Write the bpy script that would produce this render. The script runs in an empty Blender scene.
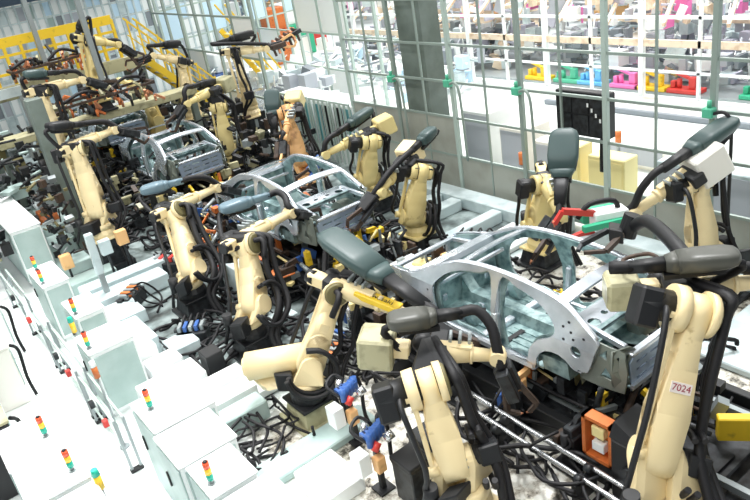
import bpy, bmesh, math, random
from mathutils import Vector as V, Matrix
random.seed(7)
C = bpy.context.scene.collection
PI = math.pi

# ------------------------------------------------------------------ camera, light, exposure
th, az, roll = math.atan2(336, 715), math.atan2(525, 790), math.atan2(265, 1500)
fw = V((math.sin(az)*math.cos(th), math.cos(az)*math.cos(th), -math.sin(th)))
r0 = V((math.cos(az), -math.sin(az), 0)); u0 = r0.cross(fw)
right = r0*math.cos(roll) - u0*math.sin(roll)
up = r0*math.sin(roll) + u0*math.cos(roll)
cam = bpy.data.objects.new('camera', bpy.data.cameras.new('camera')); C.objects.link(cam)
cam.data.sensor_width = 36; cam.data.lens = 36*715/750; cam.data.clip_end = 400
m = Matrix((right, up, -fw)).transposed().to_4x4(); m.translation = V((0, 0, 7)); cam.matrix_world = m
bpy.context.scene.camera = cam
w = bpy.data.worlds.new('world'); bpy.context.scene.world = w; w.use_nodes = True
w.node_tree.nodes['Background'].inputs[0].default_value = (.86, .95, 1, 1)
w.node_tree.nodes['Background'].inputs[1].default_value = .19
def area(name, loc, sx, sy, power, rot=(0, 0, 0), col=(1, .98, .94)):
    l = bpy.data.lights.new(name, 'AREA'); l.shape = 'RECTANGLE'; l.size = sx; l.size_y = sy; l.energy = power; l.color = col
    o = bpy.data.objects.new(name, l); C.objects.link(o); o.location = loc; o.rotation_euler = rot
area('lamp_row_walkway', (0.2, 11, 8.6), .8, 22, 1300)
area('lamp_row_line', (5.2, 13, 9.5), .8, 30, 650)
area('lamp_row_fence', (9.8, 13, 9.5), .8, 30, 600)
area('lamp_row_hall', (17, 16, 9.5), 2.5, 34, 1000)
area('far_line_fill', (23, 20, 9.5), 2, 30, 2600)  # fill light added to brighten the far gantry
sun = bpy.data.objects.new('sun', bpy.data.lights.new('sun', 'SUN')); C.objects.link(sun)
sun.data.energy = 3.0; sun.data.angle = .25; sun.rotation_euler = (math.radians(-14), math.radians(16), 0)
vs = bpy.context.scene.view_settings
vs.view_transform = 'Standard'; vs.look = 'None'; vs.exposure = .2; vs.gamma = 1; vs.use_curve_mapping = False

# ------------------------------------------------------------------ materials
def mat(name, col, rough=.5, metal=0., noise=None, scale=6., bump=0., emit=0):
    m = bpy.data.materials.new(name); m.use_nodes = True; nt = m.node_tree; b = nt.nodes['Principled BSDF']
    b.inputs['Base Color'].default_value = (*col, 1); b.inputs['Roughness'].default_value = rough; b.inputs['Metallic'].default_value = metal
    tc = nt.nodes.new('ShaderNodeTexCoord')
    if noise:
        n = nt.nodes.new('ShaderNodeTexNoise'); n.inputs['Scale'].default_value = scale; n.inputs['Detail'].default_value = 6
        r = nt.nodes.new('ShaderNodeValToRGB'); r.color_ramp.elements[0].position = noise[1]; r.color_ramp.elements[1].position = noise[2]
        r.color_ramp.elements[0].color = (*noise[0], 1); r.color_ramp.elements[1].color = (*col, 1)
        nt.links.new(tc.outputs['Object'], n.inputs['Vector']); nt.links.new(n.outputs['Fac'], r.inputs['Fac']); nt.links.new(r.outputs['Color'], b.inputs['Base Color'])
    if bump:
        n2 = nt.nodes.new('ShaderNodeTexNoise'); n2.inputs['Scale'].default_value = scale*4; bp = nt.nodes.new('ShaderNodeBump'); bp.inputs['Strength'].default_value = bump
        nt.links.new(tc.outputs['Object'], n2.inputs['Vector']); nt.links.new(n2.outputs['Fac'], bp.inputs['Height']); nt.links.new(bp.outputs['Normal'], b.inputs['Normal'])
    if emit:
        b.inputs['Emission Color'].default_value = (*col, 1); b.inputs['Emission Strength'].default_value = emit
    return m
M = dict(
    cream=mat('cream_paint', (.87, .72, .42), .38, noise=((.5, .36, .15), .22, .34), scale=5),
    creamy=mat('yellow_cream_paint', (.80, .66, .30), .4, noise=((.4, .3, .1), .24, .36), scale=5),
    orange_cream=mat('orange_cream_paint', (.85, .50, .22), .4, noise=((.5, .25, .1), .3, .45), scale=5),
    olive=mat('olive_beige_paint', (.46, .44, .27), .45, noise=((.3, .28, .17), .35, .5), scale=4),
    olive_d=mat('olive_dark', (.16, .14, .06), .5),
    black=mat('black_rubber', (.004, .004, .006), .6),
    blackm=mat('black_metal', (.008, .009, .011), .5),
    dark=mat('dark_steel', (.035, .04, .045), .4, .3, noise=((.012, .012, .014), .35, .6), scale=9),
    brown=mat('rusty_brown', (.07, .042, .028), .6, noise=((.03, .02, .015), .35, .6), scale=9),
    pod=mat('grey_green_plastic', (.045, .08, .08), .42),
    podg=mat('warm_grey_plastic', (.075, .078, .068), .4),
    podb=mat('blue_grey_plastic', (.15, .23, .28), .3),
    body=mat('bare_car_steel', (.74, .79, .85), .27, .7, noise=((.55, .61, .67), .35, .6), scale=3),
    body_in=mat('primed_inner_steel', (.38, .52, .52), .33, .6, noise=((.13, .21, .22), .36, .58), scale=6),
    body_d=mat('inner_bracket_steel', (.22, .25, .22), .45, .4),
    body_b=mat('bluish_rear_steel', (.30, .38, .50), .35, .5),
    silver=mat('silver_pipe', (.6, .62, .64), .25, .85),
    steel=mat('grey_steel', (.32, .36, .37), .4, .4),
    white=mat('white_enamel', (.86, .90, .90), .35),
    whitew=mat('warm_white_enamel', (.88, .86, .80), .4),
    teal=mat('pale_teal_enamel', (.44, .56, .54), .4, noise=((.36, .48, .46), .4, .6), scale=2),
    plate=mat('pale_blue_plate', (.62, .72, .74), .35, .1, noise=((.48, .58, .60), .38, .55), scale=2.5),
    fence=mat('grey_green_frame', (.30, .37, .34), .4, .2),
    fencel=mat('light_frame_paint', (.42, .52, .48), .4),
    panel=mat('grey_fence_sheet', (.36, .38, .34), .5, noise=((.28, .29, .25), .35, .6), scale=1.2),
    column=mat('green_grey_column', (.17, .21, .19), .55, noise=((.11, .14, .12), .35, .6), scale=1.5),
    yellow=mat('safety_yellow', (.85, .58, .03), .4, noise=((.5, .33, .03), .28, .4), scale=6),
    paleyel=mat('pale_yellow_sheet', (.88, .76, .36), .5),
    red=mat('red_paint', (.62, .05, .04), .4), orange=mat('orange_paint', (.62, .17, .04), .45, noise=((.4, .1, .03), .3, .45), scale=7),
    green=mat('green_paint', (.03, .40, .22), .4), mint=mat('mint_paint', (.10, .50, .32), .4),
    blue=mat('blue_paint', (.04, .12, .38), .4), sky=mat('sky_blue_paint', (.16, .50, .80), .4), pink=mat('pink_paint', (.85, .20, .50), .4),
    copper=mat('copper', (.60, .26, .14), .35, .7),
    beige=mat('beige_beam', (.80, .66, .50), .5, noise=((.6, .42, .28), .3, .5), scale=3),
    lred=mat('red_lens', (.75, .10, .04), .25), lyel=mat('amber_lens', (.95, .60, .05), .25), lgre=mat('green_lens', (.02, .42, .30), .25),
    label=mat('label_white', (.85, .78, .74), .5), ink=mat('label_red_ink', (.35, .03, .06), .5), inkb=mat('black_ink', (.02, .02, .02), .5),
    fgrey=mat('far_grey', (.42, .45, .50), .5), flil=mat('far_lilac_grey', (.50, .50, .60), .5), fmid=mat('far_mid_grey', (.22, .25, .28), .5),  # washed-out haze of the far machinery is put into these paler greys
    darkblue=mat('dark_blue_beam', (.03, .06, .10), .5), pane=mat('pale_blue_panel', (.55, .75, .90), .5), tealp=mat('teal_panel', (.12, .38, .42), .5),
)

# ------------------------------------------------------------------ geometry helpers
class MB:
    def __init__(s): s.bm = bmesh.new(); s.mats = [None]
    def mi(s, m):
        if m is None: return 0
        if m not in s.mats: s.mats.append(m)
        return s.mats.index(m)
    def hull(s, pts, smooth=False, m=None):
        b2 = bmesh.new(); [b2.verts.new(p) for p in pts]
        r = bmesh.ops.convex_hull(b2, input=b2.verts[:])
        ge = [e for e in r.get('geom_interior', []) + r.get('geom_unused', []) if isinstance(e, bmesh.types.BMVert) and e.is_valid]
        if ge: bmesh.ops.delete(b2, geom=list(set(ge)), context='VERTS')
        mp = {}; k = s.mi(m)
        for v in b2.verts: mp[v] = s.bm.verts.new(v.co)
        for f in b2.faces:
            try: g = s.bm.faces.new([mp[v] for v in f.verts]); g.smooth = smooth; g.material_index = k
            except ValueError: pass
        b2.free(); return s
    def obox(s, c, ax, ay, az_, m=None, ch=0.):
        c = V(c); pts = []
        lx, ly, lz = ax.length, ay.length, az_.length
        ux, uy, uz = ax.normalized(), ay.normalized(), az_.normalized()
        for i in (-1, 1):
            for j in (-1, 1):
                for k in (-1, 1):
                    if ch:
                        pts += [c + ux*i*(lx-ch) + uy*j*(ly-ch) + uz*k*lz, c + ux*i*(lx-ch) + uy*j*ly + uz*k*(lz-ch), c + ux*i*lx + uy*j*(ly-ch) + uz*k*(lz-ch)]
                    else: pts.append(c + ax*i + ay*j + az_*k)
        if ch: return s.hull(pts, m=m)
        vs_ = [s.bm.verts.new(p) for p in pts]; k = s.mi(m)
        for f in ((0, 1, 3, 2), (4, 6, 7, 5), (0, 4, 5, 1), (2, 3, 7, 6), (0, 2, 6, 4), (1, 5, 7, 3)):
            g = s.bm.faces.new([vs_[i] for i in f]); g.material_index = k
        return s
    def box(s, lo, hi, m=None, ch=0.):
        lo, hi = V(lo), V(hi); c = (lo+hi)/2; d = (hi-lo)/2
        return s.obox(c, V((d.x, 0, 0)), V((0, d.y, 0)), V((0, 0, d.z)), m, ch)
    def bar(s, p, q, wd, ht=None, upv=(0, 0, 1), m=None, ch=0.):
        p, q = V(p), V(q); ht = ht or wd; d = q-p
        if d.length < 1e-6: return s
        u = V(upv)
        if abs(d.normalized().dot(u)) > .97: u = V((0, 1, 0))
        sx = d.cross(u).normalized(); uu = sx.cross(d).normalized()
        return s.obox((p+q)/2, d/2, sx*wd/2, uu*ht/2, m, ch)
    def ring(s, c, ax, r, n): 
        ax = V(ax).normalized(); t = V((0, 0, 1)) if abs(ax.z) < .9 else V((1, 0, 0))
        a = ax.cross(t).normalized(); b = ax.cross(a)
        return [V(c) + (a*math.cos(2*PI*i/n) + b*math.sin(2*PI*i/n))*r for i in range(n)]
    def cyl(s, p, q, r1, r2=None, n=14, m=None, caps=True):
        p, q = V(p), V(q); r2 = r1 if r2 is None else r2; d = q-p; k = s.mi(m)
        A = [s.bm.verts.new(v) for v in s.ring(p, d, r1, n)]; B = [s.bm.verts.new(v) for v in s.ring(q, d, r2, n)]
        for i in range(n):
            g = s.bm.faces.new([A[i], B[i], B[(i+1) % n], A[(i+1) % n]]); g.smooth = True; g.material_index = k
        if caps:
            for R in (A, B[::-1]):
                g = s.bm.faces.new(R); g.material_index = k
        return s
    def tube(s, pts, r, n=8, m=None, sub=4):
        P = [V(p) for p in pts]; k = s.mi(m)
        if sub > 1 and len(P) > 2:
            Q = []
            for i in range(len(P)-1):
                a, b, c, d = P[max(i-1, 0)], P[i], P[i+1], P[min(i+2, len(P)-1)]
                for j in range(sub):
                    t = j/sub; Q.append(.5*((2*b) + (c-a)*t + (2*a-5*b+4*c-d)*t*t + (3*b-a-3*c+d)*t**3))
            P = Q + [P[-1]]
        prev = None; a = None
        for i, p in enumerate(P):
            d = (P[min(i+1, len(P)-1)] - P[max(i-1, 0)]).normalized()
            if a is None: a = d.cross(V((0, 0, 1)) if abs(d.z) < .9 else V((1, 0, 0))).normalized()
            else: a = (a - d*a.dot(d)).normalized()
            b = d.cross(a); R = [s.bm.verts.new(p + (a*math.cos(2*PI*j/n) + b*math.sin(2*PI*j/n))*r) for j in range(n)]
            if prev:
                for j in range(n):
                    g = s.bm.faces.new([prev[j], prev[(j+1) % n], R[(j+1) % n], R[j]]); g.smooth = True; g.material_index = k
            else: g = s.bm.faces.new(R[::-1]); g.material_index = k
            prev = R
        g = s.bm.faces.new(prev); g.material_index = k
        return s
    def ball(s, c, r, sc=(1, 1, 1), m=None, n=10):
        c = V(c); k = s.mi(m); rows = []
        for i in range(1, n//2+2):
            a = PI*i/(n//2+2)
            rows.append([s.bm.verts.new(c + V((r*sc[0]*math.sin(a)*math.cos(2*PI*j/n), r*sc[1]*math.sin(a)*math.sin(2*PI*j/n), r*sc[2]*math.cos(a)))) for j in range(n)])
        t = s.bm.verts.new(c + V((0, 0, r*sc[2]))); b = s.bm.verts.new(c - V((0, 0, r*sc[2])))
        fs = []
        for j in range(n):
            fs.append([t, rows[0][j], rows[0][(j+1) % n]]); fs.append([b, rows[-1][(j+1) % n], rows[-1][j]])
            for q in range(len(rows)-1): fs.append([rows[q][j], rows[q+1][j], rows[q+1][(j+1) % n], rows[q][(j+1) % n]])
        for f in fs: g = s.bm.faces.new(f); g.smooth = True; g.material_index = k
        return s
    def build(s, name, m, parent=None, off=None):
        me = bpy.data.meshes.new(name); bmesh.ops.recalc_face_normals(s.bm, faces=s.bm.faces[:])
        if off is not None: bmesh.ops.translate(s.bm, verts=s.bm.verts[:], vec=-V(off))
        s.bm.to_mesh(me); s.bm.free()
        mats = [m if x is None else x for x in s.mats]
        for x in mats: me.materials.append(M[x] if isinstance(x, str) else x)
        o = bpy.data.objects.new(name, me); C.objects.link(o)
        if parent is not None: o.parent = parent
        return o
def disc(c, ax, r, h, n=16):
    ax = V(ax).normalized(); mb = MB(); R = mb.ring(c, ax, r, n); mb.bm.free()
    return [p + ax*h for p in R] + [p - ax*h for p in R]
def root(name, loc, label, cat, group=None, rz=0):
    o = bpy.data.objects.new(name, None); C.objects.link(o); o.location = loc; o.rotation_euler = (0, 0, rz); o.empty_display_size = .2
    o['label'] = label; o['category'] = cat
    if group: o['group'] = group
    return o
def tag(o, label, cat, group=None, kind=None):
    if label: o['label'] = label
    if cat: o['category'] = cat
    if group: o['group'] = group
    if kind: o['kind'] = kind
    return o
def struct(o, label=None):
    o['kind'] = 'structure'
    if label: o['label'] = label
    return o
def solid(name, lo, hi, m, label, cat, group=None, ch=.012):
    lo, hi = V(lo), V(hi); c = V(((lo.x+hi.x)/2, (lo.y+hi.y)/2, lo.z))
    o = MB().box(lo-c, hi-c, None, ch).build(name, m); o.location = c
    return tag(o, label, cat, group)
def copy_tree(o, parent=None):
    c = o.copy(); C.objects.link(c); c.parent = parent
    for ch in list(o.children): copy_tree(ch, c)
    return c
def text(body, size, loc, ax, ay, m, parent, name='printed_text', ext=.001):
    """solid lettering converted to a mesh; ax/ay are the reading and up directions"""
    cu = bpy.data.curves.new(name, 'FONT'); cu.body = body; cu.size = size; cu.extrude = ext; cu.align_x = 'CENTER'; cu.align_y = 'CENTER'
    t = bpy.data.objects.new(name+'_src', cu); C.objects.link(t); dg = bpy.context.evaluated_depsgraph_get()
    me = bpy.data.meshes.new_from_object(t.evaluated_get(dg)); bpy.data.objects.remove(t)
    ax, ay = V(ax).normalized(), V(ay).normalized(); mm = Matrix((ax, ay, ax.cross(ay))).transposed().to_4x4(); mm.translation = V(loc)
    me.transform(mm); me.materials.clear(); me.materials.append(M[m])
    o = bpy.data.objects.new(name, me); C.objects.link(o); o.parent = parent; return o

# ------------------------------------------------------------------ the setting
def floor_mat():
    m = bpy.data.materials.new('factory_floor'); m.use_nodes = True; nt = m.node_tree; b = nt.nodes['Principled BSDF']; L = nt.links.new
    tc = nt.nodes.new('ShaderNodeTexCoord'); sx = nt.nodes.new('ShaderNodeSeparateXYZ'); L(tc.outputs['Object'], sx.inputs[0])
    n = nt.nodes.new('ShaderNodeTexNoise'); n.inputs['Scale'].default_value = 3.2; n.inputs['Detail'].default_value = 9; n.inputs['Roughness'].default_value = .7
    L(tc.outputs['Object'], n.inputs['Vector'])
    def ramp(stops):
        r = nt.nodes.new('ShaderNodeValToRGB'); r.color_ramp.interpolation = 'LINEAR'
        while len(r.color_ramp.elements) < len(stops): r.color_ramp.elements.new(.5)
        for e, (p, c) in zip(r.color_ramp.elements, stops): e.position = p; e.color = (*c, 1)
        return r
    dirt = ramp([(.40, (.05, .045, .035)), (.47, (.50, .47, .40)), (.54, (.80, .80, .74)), (.75, (.86, .87, .83))]); L(n.outputs['Fac'], dirt.inputs[0])
    n3 = nt.nodes.new('ShaderNodeTexNoise'); n3.inputs['Scale'].default_value = 1.6; n3.inputs['Detail'].default_value = 5; L(tc.outputs['Object'], n3.inputs['Vector'])
    grey = ramp([(.35, (.03, .035, .035)), (.46, (.17, .21, .21)), (.56, (.34, .41, .41)), (.7, (.48, .55, .55))]); L(n3.outputs['Fac'], grey.inputs[0])
    qy = nt.nodes.new('ShaderNodeMapRange'); qy.inputs[1].default_value = 8.6; qy.inputs[2].default_value = 9.6; L(sx.outputs[1], qy.inputs[0])
    mg = nt.nodes.new('ShaderNodeMix'); mg.data_type = 'RGBA'; L(qy.outputs[0], mg.inputs[0]); L(dirt.outputs[0], mg.inputs[6]); L(grey.outputs[0], mg.inputs[7])
    clean = ramp([(.3, (.74, .80, .80)), (.7, (.84, .88, .87))]); L(n.outputs['Fac'], clean.inputs[0])
    def step(at, wdt=.15):
        q = nt.nodes.new('ShaderNodeMapRange'); q.inputs[1].default_value = at-wdt; q.inputs[2].default_value = at+wdt; L(sx.outputs[0], q.inputs[0]); return q
    a, c = step(2.9), step(11.6)
    mul = nt.nodes.new('ShaderNodeMath'); mul.operation = 'SUBTRACT'; L(a.outputs[0], mul.inputs[0]); L(c.outputs[0], mul.inputs[1])
    mx = nt.nodes.new('ShaderNodeMix'); mx.data_type = 'RGBA'; L(mul.outputs[0], mx.inputs[0]); L(clean.outputs[0], mx.inputs[6]); L(mg.outputs[2], mx.inputs[7])
    L(mx.outputs[2], b.inputs['Base Color']); b.inputs['Roughness'].default_value = .32
    return m
fl = MB().box((-12, -4, -.2), (60, 75, 0)).build('floor', floor_mat()); struct(fl, 'pale worn concrete factory floor')
struct(MB().box((-12, 74, 0), (60, 74.3, 9)).build('wall_back', 'whitew'), 'pale end wall of the hall')
struct(MB().box((59.7, -4, 0), (60, 74, 9)).build('wall_right', 'whitew'), 'pale side wall of the hall')
struct(MB().box((12.05, 14.35, 0), (12.75, 15.3, 9), None, .04).build('trim_1', 'column'), 'thick grey green building column')

# ------------------------------------------------------------------ fence along the line
FX = 11.7
ys = [2.0+2.2*i for i in range(8)]       # 2.0 ... 17.4
fence = root('safety_fence', (FX, 2, 0), 'tall grey green metal safety fence running the length of the far robot row', 'fence')
o0 = V((FX, 2, 0))
for i, y in enumerate(ys):
    MB().bar((FX, y, 0), (FX, y, 6.4), .11, .11, ch=.01).box((FX-.12, y-.12, 0), (FX+.12, y+.12, .03)).build('post', 'fencel' if i % 2 else 'fence', fence, o0)
for i in range(7):
    y0, y1 = ys[i]+.06, ys[i+1]-.06; ym = (y0+y1)/2
    MB().bar((FX, ym, .1), (FX, ym, 6.3), .045, .045).build('mullion', 'fence', fence, o0)
    for z in (.12, 1.05, 2.05, 2.95, 3.85, 4.9, 5.9):
        MB().bar((FX, y0, z), (FX, y1, z), .055, .055).build('rail', 'fence', fence, o0)
    for j in (0, 1):
        a, b = (y0, ym-.03) if j == 0 else (ym+.03, y1)
        MB().box((FX-.012, a, .15), (FX+.012, b, 1.02)).build('lower_sheet', 'panel', fence, o0)
        if y0 > 12.5: MB().box((FX-.012, a, 1.08), (FX+.012, b, 2.02)).build('upper_sheet', 'panel', fence, o0)
hooks = [(ys[2], 2.95), (ys[4], 2.95), (ys[5], 2.95), (ys[6], 2.9)]
for k, (y, z) in enumerate(hooks):
    b = root('fence_lamp_bracket', (FX-.06, y, z), ['mint green clamp with black hanging hose on the fence post at the right', 'mint green clamp with curved hose on the post between the low white cabinets',
        'mint green clamp with curved hose on the post right of the thick column', 'mint green clamp with curved hose on the post left of the thick column'][k], 'hose bracket', 'mint green hose clamps on the fence posts')
    MB().box((-.16, -.1, -.08), (0, .1, .1), ch=.02).cyl((-.08, 0, .1), (-.08, 0, .22), .04).build('clamp', 'mint', b)
    MB().tube([(-.1, -.08, 0), (-.14, -.3, .06), (-.14, -.42, -.1), (-.12, -.44, -.6), (-.1, -.44, -1.9)], .032).build('hose', 'blackm' if k == 0 else 'fence', b)
# black board box on the fence
b = root('switch_board', (FX+.25, 9.3, 2.05), 'black boxy switch board with small white marks hanging behind the fence', 'switch board')
MB().box((-.12, -.66, 0), (.12, .66, .95), ch=.02).build('case', 'blackm', b)
for i in range(3):
    MB().box((-.14, -.6+i*.42, .06), (-.121, -.22+i*.42, .46)).build('door', 'dark', b)
    MB().box((-.14, -.6+i*.42, .5), (-.121, -.22+i*.42, .9)).build('door', 'dark', b)
for i in range(4): MB().box((-.15, -.5+i*.1, .35+i*.1), (-.141, -.46+i*.1, .43+i*.1)).build('tag_plate', 'white', b)
MB().tube([(-.1, -.5, 0), (-.12, -.5, -.4), (-.1, -.48, -.7)], .06).build('cable', 'black', b)

# ------------------------------------------------------------------ robots
def nrm(v): return V(v).normalized()
def robot(base, S, E, W, label, B=None, pod=None, podm='pod', col='cream', gun='dark', group='cream welding robots along the line', riser=.35, num=None, boxm=None, gear='olive_d', detail=2, gdir=None, side=1, loop=1.0, w=1.0, legend=None, axis=None, tk=1.0, jb=None, gsz=1.0, drum=None, bsz=1.0, big=1.0, bcol=None, pcol='dark'):
    base, S, E, W = V(base), V(S), V(E), V(W)
    R = root('welding_robot', base, label, 'robot', group)
    H = V((W.x-S.x, W.y-S.y, 0)); H = H.normalized() if H.length > .05 else V((1, 0, 0))
    n = H.cross(V((0, 0, 1))).normalized()*side
    hv = V((.83, -.55, 0)) if axis else None
    if axis: n = V(axis)
    if jb is None: jb = B is not None
    d = (E-S).normalized(); n = (n - d*n.dot(d)).normalized(); f = n.cross(d).normalized()
    if f.dot(H) < 0: f = -f
    def P(mb, name, m, parent=R, label=None):
        o = mb.build(name, m, parent, base)
        if label: o['label'] = label
        return o
    bx, by, bz = base
    # pedestal + base
    P(MB().box((bx-.42, by-.42, bz), (bx+.42, by+.42, bz+riser*.2), None, .01).hull([V((bx+i*.33, by+j*.33, bz+riser*.2)) for i in (-1, 1) for j in (-1, 1)] + [V((bx+i*.27, by+j*.27, bz+riser)) for i in (-1, 1) for j in (-1, 1)]), 'pedestal', pcol)
    z1 = bz+riser
    P(MB().box((bx-.33, by-.33, z1), (bx+.33, by+.33, z1+.05), None, .01).hull(disc((bx, by, z1+.1), (0, 0, 1), .3, .05) + disc((bx, by, z1+.24), (0, 0, 1), .24, .02)), 'base', bcol or col)
    tz = z1+.26
    t = MB().cyl((bx, by, tz), (bx, by, tz+.12), .27, .25, 18)
    for s in (-1, 1):
        c = S + n*s*.2
        t.hull(disc(c, n, .17, .045) + [V((bx, by, tz+.1)) + H*a + n*(s*.2+e) for a in (-.25, .25) for e in (-.05, .05)])
    P(t, 'turntable', col)
    ms = -n if V(n).dot(V((0, 0, 7))-S) > .6*(V((0, 0, 7))-S).length and axis else n
    mt = MB().cyl(S+ms*.24, S+ms*.58, .125, n=14)
    mt.obox(S+ms*.45, n*.13, d*.12, f*.15, None, .02)
    P(mt, 'servo_motor', 'blackm')
    P(MB().obox(V((bx, by, tz+.12))-H*.36+n*.06, H*.15, n*.14, V((0, 0, .16)), None, .02).cyl(V((bx, by, tz+.12))-H*.32-n*.22, V((bx, by, tz+.42))-H*.32-n*.22, .09), 'servo_motor', 'blackm')
    if drum: P(MB().cyl(drum[0], drum[1], drum[2], drum[2]*.95, 22).cyl(drum[0], V(drum[0])+(V(drum[0])-V(drum[1])).normalized()*.06, drum[2]*.8, drum[2]*.6, 22).hull([V(drum[0])+V((0, 0, -.2)), V(drum[1])+V((0, 0, -.2)), V(drum[0])+V((.1, -.35, -.35)), V(drum[1])+V((.1, -.35, -.3)), V(drum[1])+V((.1, -.1, -.45)), V(drum[0])+V((.1, -.1, -.45))]), 'shoulder_drum', col)
    # lower arm
    L = (E-S).length; la = MB()
    c0, c1 = S, E
    t0, t1, t2 = .13*tk, .115*tk, .09*(1+(tk-1)*.25)
    la.hull(disc(c0, n, .19*w, t0*.8, 18) + disc(S+d*L*.30, n, .155*w, t0, 18), True)
    la.hull(disc(S+d*L*.28, n, .155*w, t0, 18) + disc(S+d*L*.62, n, .13*w, t1*.85, 18), True)
    la.hull(disc(S+d*L*.60, n, .13*w, t1*.85, 18) + disc(S+d*L*.85, n, .13*w, t2, 18), True)
    la.hull(disc(S+d*L*.83, n, .13*w, t2, 18) + disc(E, n, .175*w, t2, 20), True)
    for s in (-1, 1):
        la.obox(S+d*L*.42+n*s*t1, d*L*.16, f*.07, n*.012, None, .006)
    lo = P(la, 'lower_arm', col)
    P(MB().cyl(S+n*t0*.8, S+n*(t0*.8+.03), .15*w, .14*w, 10), 'joint_flange', 'steel', lo)
    if num:
        fc = f if f.dot(V((0, 0, 7))-E) > 0 else -f
        cc = S + d*L*.50 + fc*(.142*w)
        sl = (fc + d*.04).normalized()
        P(MB().obox(cc, n*.115, d*.06, sl*.012), 'number_plate', 'label', lo, 'small white number plate lettered in dark red')
        rx = n if n.dot(right) > 0 else -n
        text(num, .105, cc-base+sl*.014, rx, d, 'ink', lo, 'number_plate_text')
    # rear link rod
    bk = -f*.27 if tk < 1.3 else -f*.12-n*(.12+.1*tk)
    P(MB().bar(S+bk+n*.02, E+bk*.95+n*.02-d*.05, .075, .06, n, ch=.012).cyl(S+bk+n*.08, S+bk-n*.06, .07).cyl(E+bk*.95-d*.05+n*.08, E+bk*.95-d*.05-n*.06, .065)
      .bar(S, S+bk, .09, .06, n).bar(E, E+bk*.95-d*.05, .09, .06, n), 'link_rod', col)
    # gear covers at the elbow
    P(MB().cyl(E+n*(t2+.01), E+n*(t2+.1), .16*w*big, .155*w*big, 22), 'gear_cover', col)
    P(MB().cyl(E+n*(t2+.1), E+n*(t2+.14), .145*w*big, .12*w*big, 22).cyl(E+n*(t2+.14), E+n*(t2+.155), .05, n=10), 'gear_cap', gear)
    P(MB().cyl(E-n*(t2+.03), E-n*(t2+.17), .165*w*big, .16*w*big, 22), 'gear_cover', col)
    if tk > 1.2 and detail > 1 and not legend: P(MB().cyl(E-n*(t2+.17), E-n*(t2+.2+.25*big), .14*big, .13*big, 16).obox(E-n*(t2+.17+.2*big)-d*.05, n*.1*big, d*.17*big, f*.13*big, None, .03), 'elbow_motor', 'blackm')
    # upper arm from the rear box to the wrist
    if B is None: B = E - (W-E).normalized()*.45 + V((0, 0, .1))
    B = V(B); a = (W-B).normalized(); q = B + a*max(.15, (E-B).dot(a))
    LA = (W-B).length; hn = a.cross(V((0, 0, 1))).normalized(); hu = hn.cross(a).normalized()
    P(MB().hull([E+x for x in (n*.24, -n*.26)] + [E + i*d*.12 + j*f*.14 + k*n*.2 for i in (-1, 1) for j in (-1, 1) for k in (-1, 1)] + [q + i*a*.16 + j*hn*.13 + k*hu*.12 for i in (-1, 1) for j in (-1, 1) for k in (-1, 1)])
      .ball(q-a*.15-hn*.16, .15).obox(q-hn*.24+a*.05, a*.12, hn*.12, hu*.11, None, .02), 'elbow_housing', 'blackm')
    ua = MB().obox(B+a*(.22), a*.2, hn*.1, hu*.1, None, .02)
    s1 = q + a*.12
    ua.hull(disc(s1, a, .15, .06) + disc(s1+(W-s1)*.45, a, .11, .03), True)
    ua.obox(s1+(W-s1)*.3+hu*.1, a*.16, hn*.07, hu*.04, None, .01)
    ua.hull(disc(s1+(W-s1)*.45, a, .10, .03) + disc(W-a*.12, a, .08, .03), True)
    ua.cyl(s1+(W-s1)*.5, s1+(W-s1)*.55, .125)
    uo = P(ua, 'upper_arm', col)
    if legend:
        hs = hn if hn.dot(V((0, 0, 7))-E) > 0 else -hn
        mid = s1+(W-s1)*.5
        P(MB().obox(mid+hu*.06+hs*.02, a*.36, hs*.1, hu*.05, None, .01), 'cover_plate', 'yellow', uo, 'yellow cover plate with black lettering')
        rx = a if a.dot(right) > 0 else -a
        text(legend, .13, mid+hu*.113+hs*.02-base, rx, hu.cross(rx), 'inkb', uo, 'cover_text')
    if jb: P(MB().obox(B, a*.22*bsz, hn*.24*bsz, hu*.22*bsz, None, .03).obox(B-a*.225*bsz, a*.01, hn*.19*bsz, hu*.17*bsz), 'junction_box', boxm or col)
    else: P(MB().cyl(B-a*.02, B+a*.12, .1, .12), 'rear_motor', 'blackm')
    P(MB().cyl(W-hn*.11, W+hn*.11, .1, n=16).ball(W, .12), 'wrist', col)
    g = V(gdir).normalized() if gdir else (a + V((0, 0, -.55))).normalized()
    k = gsz; gp = W+g*.12; gs = g.cross(hn if abs(g.dot(hn)) < .9 else hu).normalized()*k; gn = gs.cross(g); g = g*k
    tools = dict(dark=('blackm', 'dark', 'brown'), red=('white', 'green', 'red'), blue=('steel', 'blue', 'brown'), rust=('dark', 'brown', 'orange_cream'), multi=('blackm', 'brown', 'orange_cream'))[gun]
    wg = P(MB().cyl(W, gp+g*.05, .075).obox(gp+g*.22, g*.2, gs*.12, gn*.1, None, .02), 'weld_gun', tools[0])
    P(MB().obox(gp+g*.24+gn*.18, g*.24, gs*.08, gn*.07, None, .015).bar(gp+g*.1-gn*.12, gp+g*.6-gn*.16, .07*k), 'transformer', tools[1], wg)
    for q1 in (-1, 1):
        P(MB().bar(gp+g*.4+gs*.1*q1, gp+g*.78+gs*.2*q1, .06*k, .07*k).bar(gp+g*.78+gs*.2*q1, gp+g*.88+gs*.06*q1, .05*k), 'electrode_arm', tools[2], wg)
        P(MB().cyl(gp+g*.88+gs*.1*q1, gp+g*.88+gs*.02*q1, .022*k, .01), 'electrode_tip', 'copper', wg)
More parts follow.
